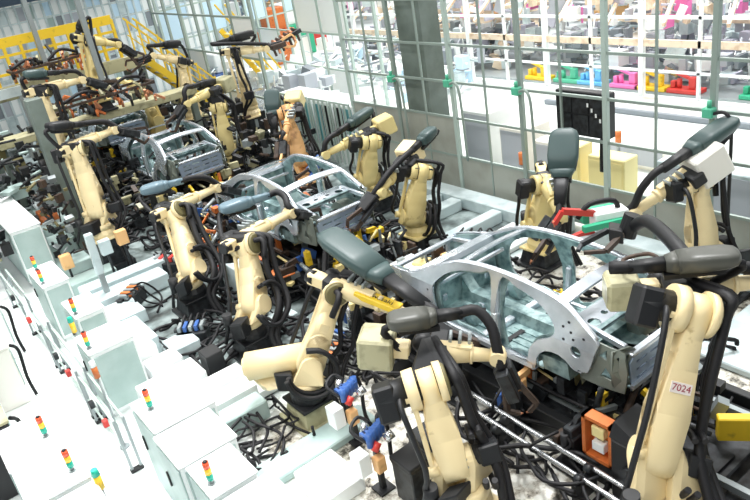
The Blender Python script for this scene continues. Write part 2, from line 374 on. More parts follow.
    if gun == 'red':
        P(MB().obox(gp+g*.3-gn*.05+gs*.2, g*.3, gs*.05, gn*.09, None, .015), 'gun_cover', 'plate', wg)
        P(MB().tube([gp+g*.1, gp+g*.15+V((0, 0, .3)), gp+g*.45+V((0, 0, .32)), gp+g*.6+V((0, 0, .1))], .045), 'gun_hose', 'black', wg)
    g = g/k
    # hose cover pod
    if pod:
        p0, p1 = V(pod[0]), V(pod[1]); pw = pod[2] if len(pod) > 2 else .2
        u = (p1-p0).normalized(); sd = u.cross(V((0, 0, 1))); sd = sd.normalized() if sd.length > .1 else n
        uu = sd.cross(u).normalized(); LL = (p1-p0).length
        def sg(v, p=.55): return math.copysign(abs(v)**p, v)
        def sec(t, rw, rh, k=20): return [p0+u*LL*t + sd*rw*sg(math.cos(2*PI*i/k)) + uu*rh*sg(math.sin(2*PI*i/k)) for i in range(k)]
        mb = MB().hull(sec(-.10, pw*.55, .05) + sec(-.06, pw*.85, .08) + sec(.03, pw*1.02, .10) + sec(.3, pw*1.04, .115) + sec(.5, pw*.9, .11), True)
        mb.hull(sec(.48, pw*.92, .11) + sec(.62, pw*.55, .085), True)
        po = P(mb, 'hose_cover', podm)
        P(MB().hull(sec(.58, pw*.5, .075) + sec(1.0, pw*.38, .07), True), 'cover_sleeve', 'blackm' if podm != 'podb' else podm, po)
        P(MB().obox(p0+u*LL*.35-uu*.13, u*LL*.3, sd*pw*.6, uu*.03), 'cover_bracket', 'blackm')
        e1 = p1
        P(MB().tube([p1-u*.05, p1+u*.18+V((0, 0, .02)), (p1+u*.3+W)/2+V((0, 0, .12)), W+V((0, 0, .14)), W+g*.15+hn*.1], .06*w), 'hose', 'black')
        P(MB().tube([p0+u*.05-uu*.05, p0-u*.14-uu*.12+V((0, 0, -.03)), q-u*.25-V((0, 0, .1)), E+n*.34+d*.05, E+n*.36-d*.3], .05), 'hose', 'black')
    # dress pack down the arm
    for k in range(3 if w > 1.16 and num or detail > 2 else 2):
        hq = hv or n; fwh = V((.55, .83, 0)) if hv else H
        o1 = hq*(max(.33, .17+.13*tk)+.06*k) + f*(-.08+.1*k)
        P(MB().tube([q-hn*.12+hu*.1, E+o1*.9+d*.12, E+o1-d*.12, S+d*L*.5+o1*1.05+f*.05*k*loop, S+d*L*.18+o1*(1.25)+f*.08, S+o1*1.4-d*.15, V((bx, by, z1+.12))+(hq*(.4+.09*k)-fwh*.3), V((bx, by, bz+.05))+(hq*(.55+.08*k)-fwh*.5)], (.06 if big > 1.1 else .042)-.005*k), 'hose', 'black')
    if detail > 1:
        nb = .2+.1*tk
        P(MB().tube([E-n*nb, E-n*(nb+.04)-f*.25-d*.1, S+d*L*.4-n*nb-f*.3, S-n*nb-f*.3, V((bx, by, z1+.1))-n*.4-H*.35], .035), 'hose', 'blackm')
        # coil of cable around the foot
        mb = MB(); cpt = S-d*.02
        for kk in (0, .1):
            mb.tube([cpt+n*(.3+kk)+(f*math.cos(t)+d*math.sin(t))*(.36+kk*.3) for t in [i*PI/6-2.6 for i in range(10)]], .038)
        P(mb, 'cable_loop', 'black')
        for kk in range(3):
            z = .12*kk
            P(MB().obox(q-hn*.1+a*(.2+z)+hu*.16, a*.02, hn*.1, hu*.05, None, .006), 'hose_clip', 'steel')
    return R

GL = 'cream welding robots in the near row'
GR = 'cream welding robots in the far row by the fence'
R1st = robot((5.35, 3.2, 0), (5.5, 3.5, 1.15), (6.33, 3.59, 2.55), (7.6, 3.3, 2.45), 'large cream robot at bottom right with white number plate on its arm', B=(6.36, 4.5, 2.5), pod=((6.95, 3.55, 2.98), (6.25, 4.35, 2.9), .17), podm='podg', col='cream', group=GL, num='7024', boxm='olive', w=1.25, axis=(.83, -.55, 0), tk=1.45, big=1.3, bsz=.85, riser=.35, gdir=(.3, -1, -.3), loop=1.5)
gb = V((5.35, 3.2, 0)); g0 = V((7.9, 5.45, 2.45))      # the dark maroon gun it holds over the car
wg = MB().hull(disc(g0+V((0, 0, .05)), (.3, -.2, 1), .13, .16)).obox(g0+V((-.12, .14, -.05)), V((.2, .14, -.06)), V((-.05, .08, .02)), V((.02, .02, .09)), None, .015).build('weld_gun', 'blackm', R1st, gb)
for q1 in (-1, 1): MB().bar(g0+V((-.2, .1+.12*q1, 0)), g0+V((-.55, .2+.2*q1, -.12)), .07).bar(g0+V((-.55, .2+.2*q1, -.12)), g0+V((-.7, .3+.05*q1, -.15)), .05).build('electrode_arm', 'dark' if q1 > 0 else 'brown', wg, gb)
MB().tube([(6.75, 3.9, 2.9), (7.1, 4.4, 2.95), (7.6, 5.0, 2.8), (8.0, 5.5, 2.4)], .09, 10).build('hose', 'blackm', R1st, gb)
MB().tube([(6.4, 4.3, 2.9), (6.4, 4.5, 2.85), (6.6, 4.6, 2.8), (6.75, 4.4, 2.85), (6.6, 4.15, 2.9)], .025, 8).build('hose', 'brown', R1st, gb)
robot((4.1, 5.1, 0), (4.02, 5.21, 1.0), (4.11, 5.57, 1.9), (5.15, 5.45, 1.8), 'cream robot at bottom centre with grey saddle shaped hose cover and olive box', B=(4.14, 6.56, 2.0), pod=((4.28, 6.3, 2.42), (5.0, 5.85, 2.35), .17), podm='podg', col='cream', group=GL, boxm='olive', w=1.2, axis=(.83, -.55, 0), tk=1.4, big=1.3, riser=.3, gdir=(.25, -.15, -1))
robot((3.95, 8.45, 0), (4.08, 8.45, .95), (4.68, 8.29, 2.0), (5.2, 7.1, 1.7), 'cream robot with yellow lettered forearm and long dark green hose cover reaching the front car', pod=((5.0, 8.6, 2.65), (5.15, 6.75, 2.05), .25), podm='pod', col='cream', group=GL, gdir=(.4, -.7, -.5), boxm='cream', w=1.15, tk=1.3, jb=False, axis=(-.5, -.85, 0), big=1.1, bcol='blackm', pcol='olive', drum=((3.35, 9.15, .95), (4.1, 8.62, .98), .23), legend='Kawasaki')
robot((4.25, 10.9, 0), (4.42, 10.82, .95), (4.75, 11.27, 1.9), (6.05, 11.87, 1.9), 'cream robot bending toward the rear side of the second car, pale blue hose cover', B=(4.3, 11.3, 2.0), pod=((5.0, 12.5, 2.25), (5.95, 12.4, 2.2), .16), podm='podb', col='cream', group=GL, jb=False, axis=(.35, -.94, 0), tk=1.35, w=1.15, big=1.15, bcol='blackm')
robot((4.2, 13.4, 0), (4.34, 13.4, .9), (4.6, 14.25, 1.9), (5.87, 14.84, 1.9), 'cream robot standing left of the second car, with cable loop at its foot', B=(4.1, 14.2, 2.0), pod=((4.4, 15.2, 2.3), (5.2, 14.9, 2.3), .16), podm='podb', col='cream', group=GL, jb=False, axis=(.35, -.94, 0), tk=1.35, w=1.15, big=1.15, bcol='blackm')
robot((3.8, 17.5, 0), (3.84, 17.5, 1.49), (3.89, 17.75, 3.02), (4.94, 18.0, 3.14), 'tall cream robot at left with dark blocky head beside the grey post', pod=((3.5, 17.7, 3.7), (4.3, 17.9, 3.5), .2), podm='blackm', col='cream', group=GL, riser=.8, axis=(.83, -.55, 0), tk=1.6, w=1.2)
robot((4.05, 20.5, 0), (4.05, 20.5, 2.4), (4.19, 20.7, 4.05), (5.3, 20.7, 4.1), 'slim cream robot at upper left in front of the platform beam', pod=((3.95, 20.6, 4.6), (4.75, 20.6, 4.45), .16), podm='pod', col='cream', group=GL, riser=1.7, detail=1, tk=1.4, axis=(.83, -.55, 0))
robot((6.2, 23.2, 2.7), (6.27, 23.0, 3.6), (6.38, 23.0, 4.8), (7.3, 23.2, 4.5), 'cream robot with black head standing high before the yellow railing', pod=((6.48, 23.0, 5.45), (6.1, 23.0, 5.0), .16), podm='blackm', col='creamy', group=GL, riser=.3, detail=1)

robot((10.55, 5.6, 0), (10.52, 5.84, .9), (10.65, 6.05, 2.05), (9.7, 6.62, 1.72), 'cream robot at right by the fence with long grey green hose cover held high', B=(10.85, 6.05, 2.35), pod=((11.45, 6.0, 2.85), (10.05, 6.32, 2.45), .2), podm='pod', col='cream', group=GR, gun='red', gdir=(-.9, .5, .02), gsz=1.45, bsz=1.3, boxm='whitew', w=1.1, tk=1.6, axis=(.95, -.3, 0))
robot((9.95, 8.9, 0), (9.83, 8.82, .9), (9.88, 8.65, 1.8), (9.3, 7.85, 1.5), 'cream robot behind the front car with upright rounded grey hose cover', pod=((10.05, 8.3, 2.75), (9.3, 7.85, 1.75), .27), podm='pod', col='creamy', group=GR, gun='dark', gdir=(-.8, 0, -.5), tk=1.6, w=1.15, axis=(.9, -.4, 0))
robot((8.95, 11.6, 0), (8.75, 11.5, .85), (9.02, 11.3, 1.85), (7.95, 11.4, 1.75), 'cream robot right of the second car with tilted square cream box', B=(9.15, 11.75, 2.15), pod=((9.75, 11.65, 2.5), (9.0, 11.5, 2.3), .14), podm='pod', col='creamy', group=GR, boxm='cream', gdir=(-.8, .1, -.5), tk=1.6, w=1.1, axis=(.9, -.4, 0))
robot((9.9, 14.3, 0), (9.68, 14.33, .9), (9.75, 13.97, 1.9), (8.75, 14.6, 1.8), 'yellowish cream robot behind the second car with square box before the sheet fence', B=(10.3, 14.1, 2.15), pod=((10.3, 14.7, 2.45), (9.15, 14.6, 2.2), .16), podm='pod', col='creamy', group=GR, gun='blue', tk=1.5, w=1.15, axis=(.9, -.4, 0))
robot((9.6, 17.1, 0), (9.45, 17.2, 1.0), (9.5, 17.45, 2.35), (8.85, 16.7, 1.9), 'orange tinted robot before the white slatted cabinets with upright dark green cover', B=(9.9, 17.6, 2.55), pod=((9.35, 17.8, 2.9), (9.0, 17.4, 2.0), .22), podm='pod', col='orange_cream', group=GR, gun='rust', boxm='creamy', tk=1.7, w=1.2, axis=(.9, -.4, 0))
robot((9.0, 20.8, 0), (8.92, 20.7, .95), (9.0, 20.7, 2.3), (7.95, 20.6, 2.7), 'cream robot behind the third car carrying a square olive box', B=(9.5, 21.0, 2.85), pod=((9.2, 21.2, 3.0), (8.3, 20.8, 3.1), .16), podm='blackm', col='creamy', group=GR, boxm='olive', detail=1, tk=1.7, w=1.2, axis=(.9, -.4, 0))
robot((10.4, 21.5, 0), (10.3, 21.3, 2.3), (10.28, 21.4, 3.6), (11.2, 21.0, 3.55), 'tall slender cream robot holding a row of copper coloured clamps high up', pod=((10.9, 21.3, 4.1), (9.7, 21.3, 4.05), .1), podm='blackm', col='cream', group=GR, gun='multi', gdir=(1, -.3, .1), riser=1.5, detail=1)
b = root('clamp_row', (11.3, 20.95, 3.55), 'row of copper coloured clamps on a bar held out by the tall slender robot', 'gripper')
MB().bar((0, 0, 0), (1.15, -.15, .32), .12).bar((0, .25, 0), (1.15, .1, .32), .1).build('bar', 'dark', b)
for i in range(7): MB().bar((.1+i*.16, 0, .02+i*.045), (.12+i*.16, -.1, -.28+i*.045), .06).cyl((.1+i*.16, -.05, .05+i*.045), (.1+i*.16, .25, .1+i*.045), .05).build('clamp', 'copper' if i % 2 else 'brown', b)
robot((9.5, 24.2, 0), (9.4, 24.1, 2.2), (9.49, 24.1, 3.35), (8.62, 24.1, 3.8), 'cream robot raising its arm beside the yellow stairs', pod=((9.59, 24.1, 4.0), (8.75, 24.1, 4.1), .15), podm='blackm', col='cream', group=GR, riser=1.4, detail=1)
robot((8.15, 24.3, 0), (8.09, 24.2, 1.7), (7.97, 24.3, 2.8), (7.3, 24.1, 3.3), 'small cream robot below the foot of the yellow stairs', col='creamy', group=GR, riser=.9, detail=1)

# ------------------------------------------------------------------ car bodies on the line
def smooth(pts, sub=4):
    P = [V((p[0], p[1], 0)) for p in pts]; Q = []; N = len(P)
    for i in range(N):
        a, b, c, d = P[i-1], P[i], P[(i+1) % N], P[(i+2) % N]
        if len(pts[i]) > 2: Q.append(b); continue            # corner flag: straight run to the next point
        for j in range(sub):
            t = j/sub; Q.append(.5*((2*b) + (c-a)*t + (2*a-5*b+4*c-d)*t*t + (3*b-a-3*c+d)*t**3))
    return Q
def sheet(outer, holes, t):
    cu = bpy.data.curves.new('sheet', 'CURVE'); cu.dimensions = '2D'; cu.fill_mode = 'BOTH'; cu.extrude = t/2
    for pts in [outer] + holes:
        s = cu.splines.new('POLY'); s.points.add(len(pts)-1); s.use_cyclic_u = True
        for p, q in zip(s.points, pts): p.co = (q[0], q[1], 0, 1)
    o = bpy.data.objects.new('sheet', cu); C.objects.link(o); dg = bpy.context.evaluated_depsgraph_get()
    me = bpy.data.meshes.new_from_object(o.evaluated_get(dg)); bpy.data.objects.remove(o)
    bm = bmesh.new(); bm.from_mesh(me); bpy.data.meshes.remove(me); bmesh.ops.remove_doubles(bm, verts=bm.verts[:], dist=1e-4)
    return bm
def circ(cx, cy, r, n=14, a0=0, a1=2*PI): return [V((cx+r*math.cos(a0+(a1-a0)*i/n), cy+r*math.sin(a0+(a1-a0)*i/n), 0)) for i in range(n)]
def xprof(s, z):
    x = .87 - max(0, z-.72)*.27 - max(0, .15-z)*.25
    x -= max(0, .5-s)**2*.28 + max(0, s-3.9)**2*.25
    return x
def slab(outer, holes, t, fn, zs=(), ss=()):
    bm = sheet(outer, holes, t)
    for z in zs: bmesh.ops.bisect_plane(bm, geom=bm.verts[:]+bm.edges[:]+bm.faces[:], plane_co=(0, z, 0), plane_no=(0, 1, 0))
    for s in ss: bmesh.ops.bisect_plane(bm, geom=bm.verts[:]+bm.edges[:]+bm.faces[:], plane_co=(s, 0, 0), plane_no=(1, 0, 0))
    for v in bm.verts: v.co = fn(v.co.x, v.co.y, v.co.z)
    mb = MB(); mb.bm.free(); mb.bm = bm; return mb
def arch(cx, cz, r, n=9): return [(cx+r*math.cos(a), cz+r*math.sin(a), 1) for a in [PI*i/n for i in range(n+1)]]
OUT = smooth([(.48, .40, 1), (.40, .62, 1), (.34, .84, 1), (.38, .89), (.62, 1.03), (.92, 1.19), (1.3, 1.26), (1.9, 1.30), (2.5, 1.28), (2.95, 1.20), (3.4, 1.0), (3.8, .80), (4.15, .74), (4.6, .64), (4.72, .45), (4.7, .26, 1), (4.42, .20, 1)]
     + arch(4.02, .12, .36)[:-1] + [(3.66, .12, 1), (3.6, 0, 1), (1.42, 0, 1), (1.36, .12, 1)] + arch(1.0, .12, .36)[1:-2] + [(.66, .34, 1)])
H_F = smooth([(2.16, .14), (2.6, .11), (3.1, .11), (3.34, .20), (3.42, .45), (3.38, .72), (3.15, .95), (2.85, 1.10), (2.45, 1.18), (2.2, 1.18)])
H_R = smooth([(2.02, .14), (1.75, .11), (1.52, .16), (1.45, .36), (1.32, .54), (1.12, .66), (1.0, .80), (1.10, .96), (1.34, 1.10), (1.7, 1.18), (2.04, 1.18)])
def car(loc, label):
    R = root('bare_car', loc, label, 'car body', 'bare silver car bodies on the line')
    def P(mb, name, m, parent=R, label=None):
        o = mb.build(name, m, parent)
        if label: o['label'] = label
        return o
    zs = (.12, .3, .5, .72, .85, 1.0, 1.12, 1.2); ss = (.2, .4, .7, 1.0, 1.36, 2.1, 2.6, 3.0, 3.45, 3.9, 4.2, 4.5)
    tail = [V((.58, .34, 0)), V((.64, .34, 0)), V((.64, .38, 0)), V((.58, .38, 0))]
    tside = [[V((.16, .34, 0)), V((.36, .36, 0)), V((.28, .52, 0))], [V((.10, .56, 0)), V((.22, .60, 0)), V((.10, .74, 0))], [V((.26, .62, 0)), V((.38, .66, 0)), V((.26, .78, 0))]]
    for sgn in (1, -1):
        fuel = [circ(.66, .64, .085)] if sgn < 0 else []
        P(slab(OUT, [H_F, H_R, tail] + fuel, .05, lambda s, z, t: V((sgn*(xprof(s, z)+t), s, z)), zs, ss), 'side_frame', 'body')
        P(slab([V((.04, .20, 0)), V((.66, .20, 0)), V((.66, .44, 0)), V((.42, .84, 0)), V((.04, .80, 0)), V((0, .5, 0))], tside, .025, lambda s, z, t: V((sgn*(xprof(s, z)-.07+t), s, z)), zs, (.2, .4)), 'tail_side_plate', 'body_d', R, 'grey olive plate with triangular openings')
        hf = [V((2.79+(p.x-2.79)*.88, .65+(p.y-.65)*.88, 0)) for p in H_F]; hr = [V((1.5+(p.x-1.5)*.86, .68+(p.y-.68)*.86, 0)) for p in H_R]
        out2 = [V((2.3+(p.x-2.3)*.97, .62+(p.y-.62)*.965, 0)) for p in OUT]
        P(slab(out2, [hf, hr, [V((.62, .55, 0)), V((.78, .55, 0)), V((.74, .72, 0))]], .03, lambda s, z, t: V((sgn*(xprof(s, z)-.075+t), s, z)), zs, ss), 'inner_side_panel', 'body_in')
        X = lambda s, z: sgn*(xprof(s, z)-.03)
        # roof rail, pillars as closed sections
        P(MB().tube([(X(4.0, .76), 4.0, .76), (X(3.8, .78), 3.78, .80), (X(3.4, 1.0), 3.38, .99), (X(2.95, 1.2), 2.93, 1.18), (X(2.5, 1.27), 2.5, 1.26), (X(1.9, 1.28), 1.9, 1.28), (X(1.3, 1.25), 1.3, 1.24), (X(.92, 1.18), .92, 1.17), (X(.6, 1.0), .6, 1.0), (X(.4, .88), .40, .87)], .045, 8), 'roof_rail', 'body')
        P(MB().bar((X(2.09, .05)-sgn*.02, 2.12, .02), (X(2.1, .7)-sgn*.02, 2.08, .7), .16, .10, (0, 1, 0), ch=.02).bar((X(2.1, .7)-sgn*.02, 2.08, .7), (X(2.1, 1.25), 2.12, 1.24), .07, .08, (0, 1, 0)), 'centre_pillar', 'body')
        P(MB().box((min(sgn*.74, sgn*.88), 1.4, -.02), (max(sgn*.74, sgn*.88), 3.62, .11), None, .03), 'sill', 'body')
        # wheel house
        n = 12
        for r_, (x0, x1) in ((.38, (.50, .84)),):
            for cs in (1.0, 4.02):
                mb = MB()
                for i in range(n):
                    a0, a1 = PI*i/n, PI*(i+1)/n
                    p = [(sgn*x0, cs+r_*.9*math.cos(a0), .12+r_*.95*math.sin(a0)), (sgn*x0, cs+r_*.9*math.cos(a1), .12+r_*.95*math.sin(a1)), (sgn*x1, cs+r_*math.cos(a1), .12+r_*math.sin(a1)), (sgn*x1, cs+r_*math.cos(a0), .12+r_*math.sin(a0)), (sgn*x0, cs, .12)]
                    v = [mb.bm.verts.new(q) for q in p]; g = mb.bm.faces.new(v[:4]); g.smooth = True; mb.bm.faces.new([v[0], v[1], v[4]])
                P(mb, 'wheel_house', 'body_d')
        # strut towers, front and rear
        P(MB().hull(disc((sgn*.6, 3.98, .62), (0, 0, 1), .15, .03) + disc((sgn*.64, 3.98, .40), (0, 0, 1), .24, .02), True).cyl((sgn*.6, 3.98, .62), (sgn*.6, 3.98, .67), .06), 'strut_tower', 'body_in')
        P(MB().bar((sgn*.48, 3.6, .22), (sgn*.48, 4.66, .26), .1, .13, ch=.015).bar((sgn*.74, 3.7, .62), (sgn*.68, 4.6, .56), .07, .09, ch=.015), 'front_rail', 'body')
        # tail corner bracket with triangular windows
        tri = [[V((.60, .36, 0)), V((.74, .36, 0)), V((.68, .50, 0))], [V((.62, .72, 0)), V((.76, .70, 0)), V((.70, .56, 0))], [V((.50, .44, 0)), V((.57, .58, 0)), V((.50, .66, 0))]]
        P(slab([V((.44, .20, 0)), V((.78, .24, 0)), V((.83, .50, 0)), V((.80, .80, 0)), V((.60, .83, 0)), V((.44, .70, 0))], tri, .03, lambda s, z, t: V((sgn*s, .06+t+(.12 if s > .75 else 0), z))), 'tail_bracket', 'body_d')
        P(MB().bar((sgn*.62, .10, .80), (sgn*.56, .85, .86), .06, .09, ch=.01), 'boot_gutter', 'body')
    # floor pan
    fp = MB().box((-.80, 1.3, .03), (.80, 3.65, .06)).hull([V((x, y, z)) for y in (1.35, 3.64) for x, z in ((-.17, .05), (-.10, .22), (.10, .22), (.17, .05))])
    fp.hull([V((x, y, z)) for x in (-.8, .8) for y, z in ((1.28, .05), (1.34, .28), (.88, .30), (.85, .05))]).box((-.55, .08, .14), (.55, .95, .17)).cyl((0, .5, .08), (0, .5, .17), .3, n=20)
    for i in range(-5, 6):
        if abs(i) > 1: fp.box((i*.14-.022, 1.5, .06), (i*.14+.022, 2.3, .078)).box((i*.14-.022, 2.6, .06), (i*.14+.022, 3.4, .078))
    fpo = P(fp, 'floor_pan', 'body_in')
    for sg_ in (-1, 1):
        for yy in (2.45, 3.1): P(MB().bar((sg_*.8, yy, .1), (sg_*.15, yy, .1), .12, .1, ch=.015), 'cross_member', 'body', fpo)
    for x in (-.5, .5):
        for yy in (1.62, 2.08): P(MB().box((x-.22, yy, .079), (x+.22, yy+.09, .083)), 'floor_slot', 'blackm', fpo)
        P(MB().box((x-.18, 1.02, .30), (x+.18, 1.12, .306)), 'floor_slot', 'blackm', fpo)
    for x in (-.5, .5): P(MB().hull([V((x+i*.14, y, z)) for i in (-1, 1) for y, z in ((2.78, .07), (2.9, .3), (3.02, .28), (3.0, .07))]), 'seat_bracket', 'tealp' if x > 9 else 'body_in', fpo)
    # parcel shelf with round holes
    hs = [circ(x, y, r, 12) for x, y, r in ((-.42, .72, .09), (.42, .72, .09), (-.15, .76, .05), (.15, .76, .05), (0, .66, .04), (-.62, .8, .03), (.62, .8, .03))]
    P(slab([V((-.66, .55, 0)), V((.66, .55, 0)), V((.70, .98, 0)), V((-.70, .98, 0))], hs, .02, lambda s, z, t: V((s, z, .82+t+(z-.55)*.06))), 'parcel_shelf', 'body')
    P(MB().hull([V((x, y, z)) for x in (-.7, .7) for y, z in ((.55, .78), (.62, .84), (.55, .84))]).hull([V((x, .98+a, .60+b)) for x in (-.7, .7) for a, b in ((0, 0), (.03, 0), (0, .25), (.03, .25))]), 'shelf_beam', 'body_in')
    # back panel under the boot opening
    slots = [[V((x-.11, z-.018, 0)), V((x+.11, z-.018, 0)), V((x+.11, z+.018, 0)), V((x-.11, z+.018, 0))] for x in (-.42, -.14, .14, .42) for z in (.34, .46, .58)]
    P(slab([V((-.62, .18, 0)), V((.62, .18, 0)), V((.66, .62, 0)), V((.50, .70, 0)), V((-.50, .70, 0)), V((-.66, .62, 0))], slots, .03, lambda s, z, t: V((s, .03+t, z))), 'back_panel', 'body_b', R, 'bluish slotted back panel')
    P(MB().bar((-.62, .05, .71), (.62, .05, .71), .1, .06, ch=.012).box((-.66, -.03, .24), (.66, .02, .30)), 'back_beam', 'body')
    # roof headers
    def hdr(y, z, y2, z2, wd):
        b = MB(); N = 8
        for i in range(N):
            x0, x1 = -.74+1.48*i/N, -.74+1.48*(i+1)/N
            e0, e1 = .05*(1-(x0/.74)**2), .05*(1-(x1/.74)**2); d0, d1 = .10*(1-(x0/.74)**2), .10*(1-(x1/.74)**2); sg = 1 if y2 > y else -1
            b.hull([V((x, yy-sg*dd if yy == y else yy-sg*dd, zz+ee+h)) for x, ee, dd in ((x0, e0, 0), (x1, e1, 0)) for yy, zz in ((y, z), (y2, z2)) for h in (-.035, 0)])
        return b
    P(hdr(.92, 1.17, 1.08, 1.215, 0), 'rear_header', 'body')
    P(hdr(2.93, 1.17, 2.78, 1.215, 0), 'front_header', 'body')
    # bulkhead, cowl, front end
    P(MB().hull([V((x, y, z)) for x in (-.74, .74) for y, z in ((3.6, .03), (3.64, .03), (3.66, .76), (3.70, .76))]).hull([V((x, y, z)) for x in (-.1, .1) for y, z in ((3.3, .1), (3.6, .1), (3.6, .45))]), 'bulkhead', 'body_in')
    P(MB().hull([V((x, y, z)) for x in (-.78, .78) for y, z in ((3.62, .76), (3.92, .72), (3.90, .80), (3.66, .84))]).bar((-.74, 3.42, .66), (.74, 3.42, .66), .05, .05), 'cowl', 'body')
    P(MB().bar((-.7, 4.62, .56), (.7, 4.62, .56), .09, .06, ch=.01).bar((-.6, 4.64, .2), (.6, 4.64, .2), .09, .08, ch=.01).bar((-.55, 4.62, .2), (-.55, 4.62, .56), .06, .06, (0, 1, 0)).bar((.55, 4.62, .2), (.55, 4.62, .56), .06, .06, (0, 1, 0)), 'radiator_support', 'body')
    mb = MB()
    for (s, z) in [(.55, .86), (.75, .88), (.88, .92), (.80, 1.0), (.70, .80), (.85, .76), (3.55, .35), (3.52, .6)]: mb.cyl((-xprof(s, z)-.03, s, z), (-xprof(s, z)-.026, s, z), .02, n=8)
    P(mb, 'bolt_hole', 'blackm')
    return R
CX, CZ = 6.98, .9
car((CX, 4.35, CZ), 'silver car body nearest the camera with open roof and boot')
car((CX+.13, 11.6, CZ), 'second silver car body from the front, seen through its open tail')
car((CX+.15, 18.6, CZ), 'third silver car body from the front, behind the pale blue hose covers')
car((CX-.1, 23.6, 1.3), 'rearmost silver car body under the brown hanging parts at upper left')

# ------------------------------------------------------------------ conveyor bed and carriages under the cars
bed = root('conveyor_bed', (6.98, 1, 0), 'dark steel conveyor bed running along the line under the car bodies', 'conveyor'); bo = V((6.98, 1, 0))
for k in range(16):
    y = 1.2+k*2
    MB().box((6.1, y, 0), (7.86, y+1.9, .28), None, .02).box((6.3, y+.1, .28), (6.9, y+.9, .33)).box((7.1, y+.9, .28), (7.7, y+1.7, .32)).build('bed_cover', 'dark', bed, bo)
for x in (6.0, 7.96):
    MB().box((x-.07, 1, 0), (x+.07, 33, .42), None, .01).build('side_rail', 'blackm', bed, bo)
for x in (6.35, 7.6): MB().box((x-.04, 1, .33), (x+.04, 33, .42)).build('running_rail', 'steel', bed, bo)
pl = root('pipe_run', (5.45, 2.5, 0), 'pair of silver pipes on the floor beside the conveyor, in front', 'pipe')
for x, z in ((5.5, .38), (5.3, .34)):
    mb = MB().tube([(x-5.45+.12, 4.2, z), (x-5.45+.05, 2.5, z), (x-5.45, .2, z)], .035)
    mb.build('pipe', 'silver', pl)
for y in (.6, 1.9, 3.3): MB().box((-.25, y-.04, 0), (.15, y+.04, .3)).cyl((-.15, y-.05, .34), (-.15, y+.05, .34), .06).cyl((.05, y-.05, .38), (.05, y+.05, .38), .06).build('pipe_bracket', 'dark', pl)

def duct(lo, hi, label, m='plate', name='duct_cover', group='pale duct covers on the floor'): return solid(name, lo, hi, m, label, 'duct cover', group, .02)
stations = [(4.35, 'front'), (11.6, 'second'), (18.6, 'third'), (23.6, 'rearmost')]
def carriage(y0, nm):
    R = root('car_carriage', (CX, y0, .82 if nm == 'rearmost' else .42), 'dark steel carriage with yellow locators under the %s car body' % nm, 'carriage', 'carriages under the car bodies')
    if nm == 'rearmost':
        for x in (-.5, .5):
            for y in (.4, 2.2, 4.2): MB().bar((x, y, -.45), (x, y, .05), .14).build('riser_leg', 'blackm', R)
    for x in (-.5, .5): MB().bar((x, .1, .08), (x, 4.5, .08), .12, .14, ch=.01).build('long_beam', 'blackm', R)
    for y in (.4, 1.5, 2.6, 3.7): MB().bar((-.75, y, .1), (.75, y, .1), .14, .1, ch=.01).build('cross_beam', 'brown' if y == 1.5 else 'dark', R)
    for x in (-.66, .66):
        for y in (.45, 1.7, 3.3, 4.3):
            MB().box((x-.06, y-.06, .1), (x+.06, y+.06, .46), None, .01).cyl((x, y, .40), (x, y, .49), .03).build('support_post', 'yellow' if y < 1 else ('orange' if y < 2 else 'dark'), R)
    for x in (-.35, .35):
        MB().bar((x, -.05, .1), (x, -.18, .38), .06, .1).bar((x, -.18, .38), (x, .05, .5), .06, .08).build('tail_locator', 'yellow', R)
    MB().tube([(-.72, -.1, .1), (-.85, .6, .25), (-.75, 1.3, .12), (-.88, 2.2, .3), (-.75, 3.2, .15), (-.8, 4.2, .2)], .03).build('air_hose', 'black', R)
    return R
for y0, nm in stations: carriage(y0, nm)

def clamp_tower(x, y, h, face, col, label, seed):
    """a fixture tower: foot plate, column, cylinder, swing arm, hoses; face=+1 points to +x"""
    rr = random.Random(seed); R = root('clamp_tower', (x, y, 0), label, 'clamp fixture', 'clamp towers beside the car bodies'); f = face
    MB().box((-.2, -.2, 0), (.2, .2, .06), None, .01).box((-.09, -.11, .06), (.09, .11, h*.7), None, .015).build('column', 'dark' if col != 'dark' else 'blackm', R)
    MB().obox(V((f*.08, 0, h*.75)), V((.16, 0, 0)), V((0, .07, 0)), V((0, 0, .09)), None, .015).hull([V((f*a, j, h*.8+b)) for a, b in ((0, 0), (.12, .12), (.34, .14), (.36, .05), (.14, -.03)) for j in (-.035, .035)]).build('clamp_arm', col, R)
    MB().cyl((-f*.1, .02, h*.3), (-f*.1, .02, h*.78), .055).cyl((-f*.1, .02, h*.78), (f*.06, .02, h*.9), .02).build('air_cylinder', 'silver' if rr.random() < .4 else 'blackm', R)
    MB().box((-.12, .13, h*.35), (.08, .22, h*.62), None, .01).cyl((-.02, .22, h*.5), (-.02, .27, h*.5), .035).build('valve', rr.choice(['blue', 'red', 'orange', 'brown', 'steel', 'yellow']), R)
    for q in range(2):
        a = rr.uniform(-.2, .2)
        MB().tube([(-f*.1, .02+q*.1, h*.75), (-f*(.3+a), .1+a, h*.6), (-f*.25, .2, h*.25), (-f*.4, .3+a, .05), (-f*.3, .6+a, .04)], .022).build('air_hose', 'black', R)
    return R
cols = ['dark', 'orange_cream', 'brown', 'dark', 'creamy', 'brown', 'dark', 'yellow']
pos_n = ['by its tail', 'by its rear door', 'by its front door', 'by its front wing', 'ahead of its nose']
k = 0
for y0, nm in stations:
    for side, x in ((-1, 5.78), (1, 8.2)):
        for j, dy in enumerate((.5, 1.6, 2.7, 3.9, 5.3)):
            h = .75 + .22*((k*7) % 3)/2
            if j == 4: h += .1
            clamp_tower(x + (.06 if k % 2 else -.05), y0+dy, h, -side, cols[k % 8], 'clamp tower at the %s car body, %s side, %s' % (nm, 'near' if side < 0 else 'far', pos_n[j]), k); k += 1
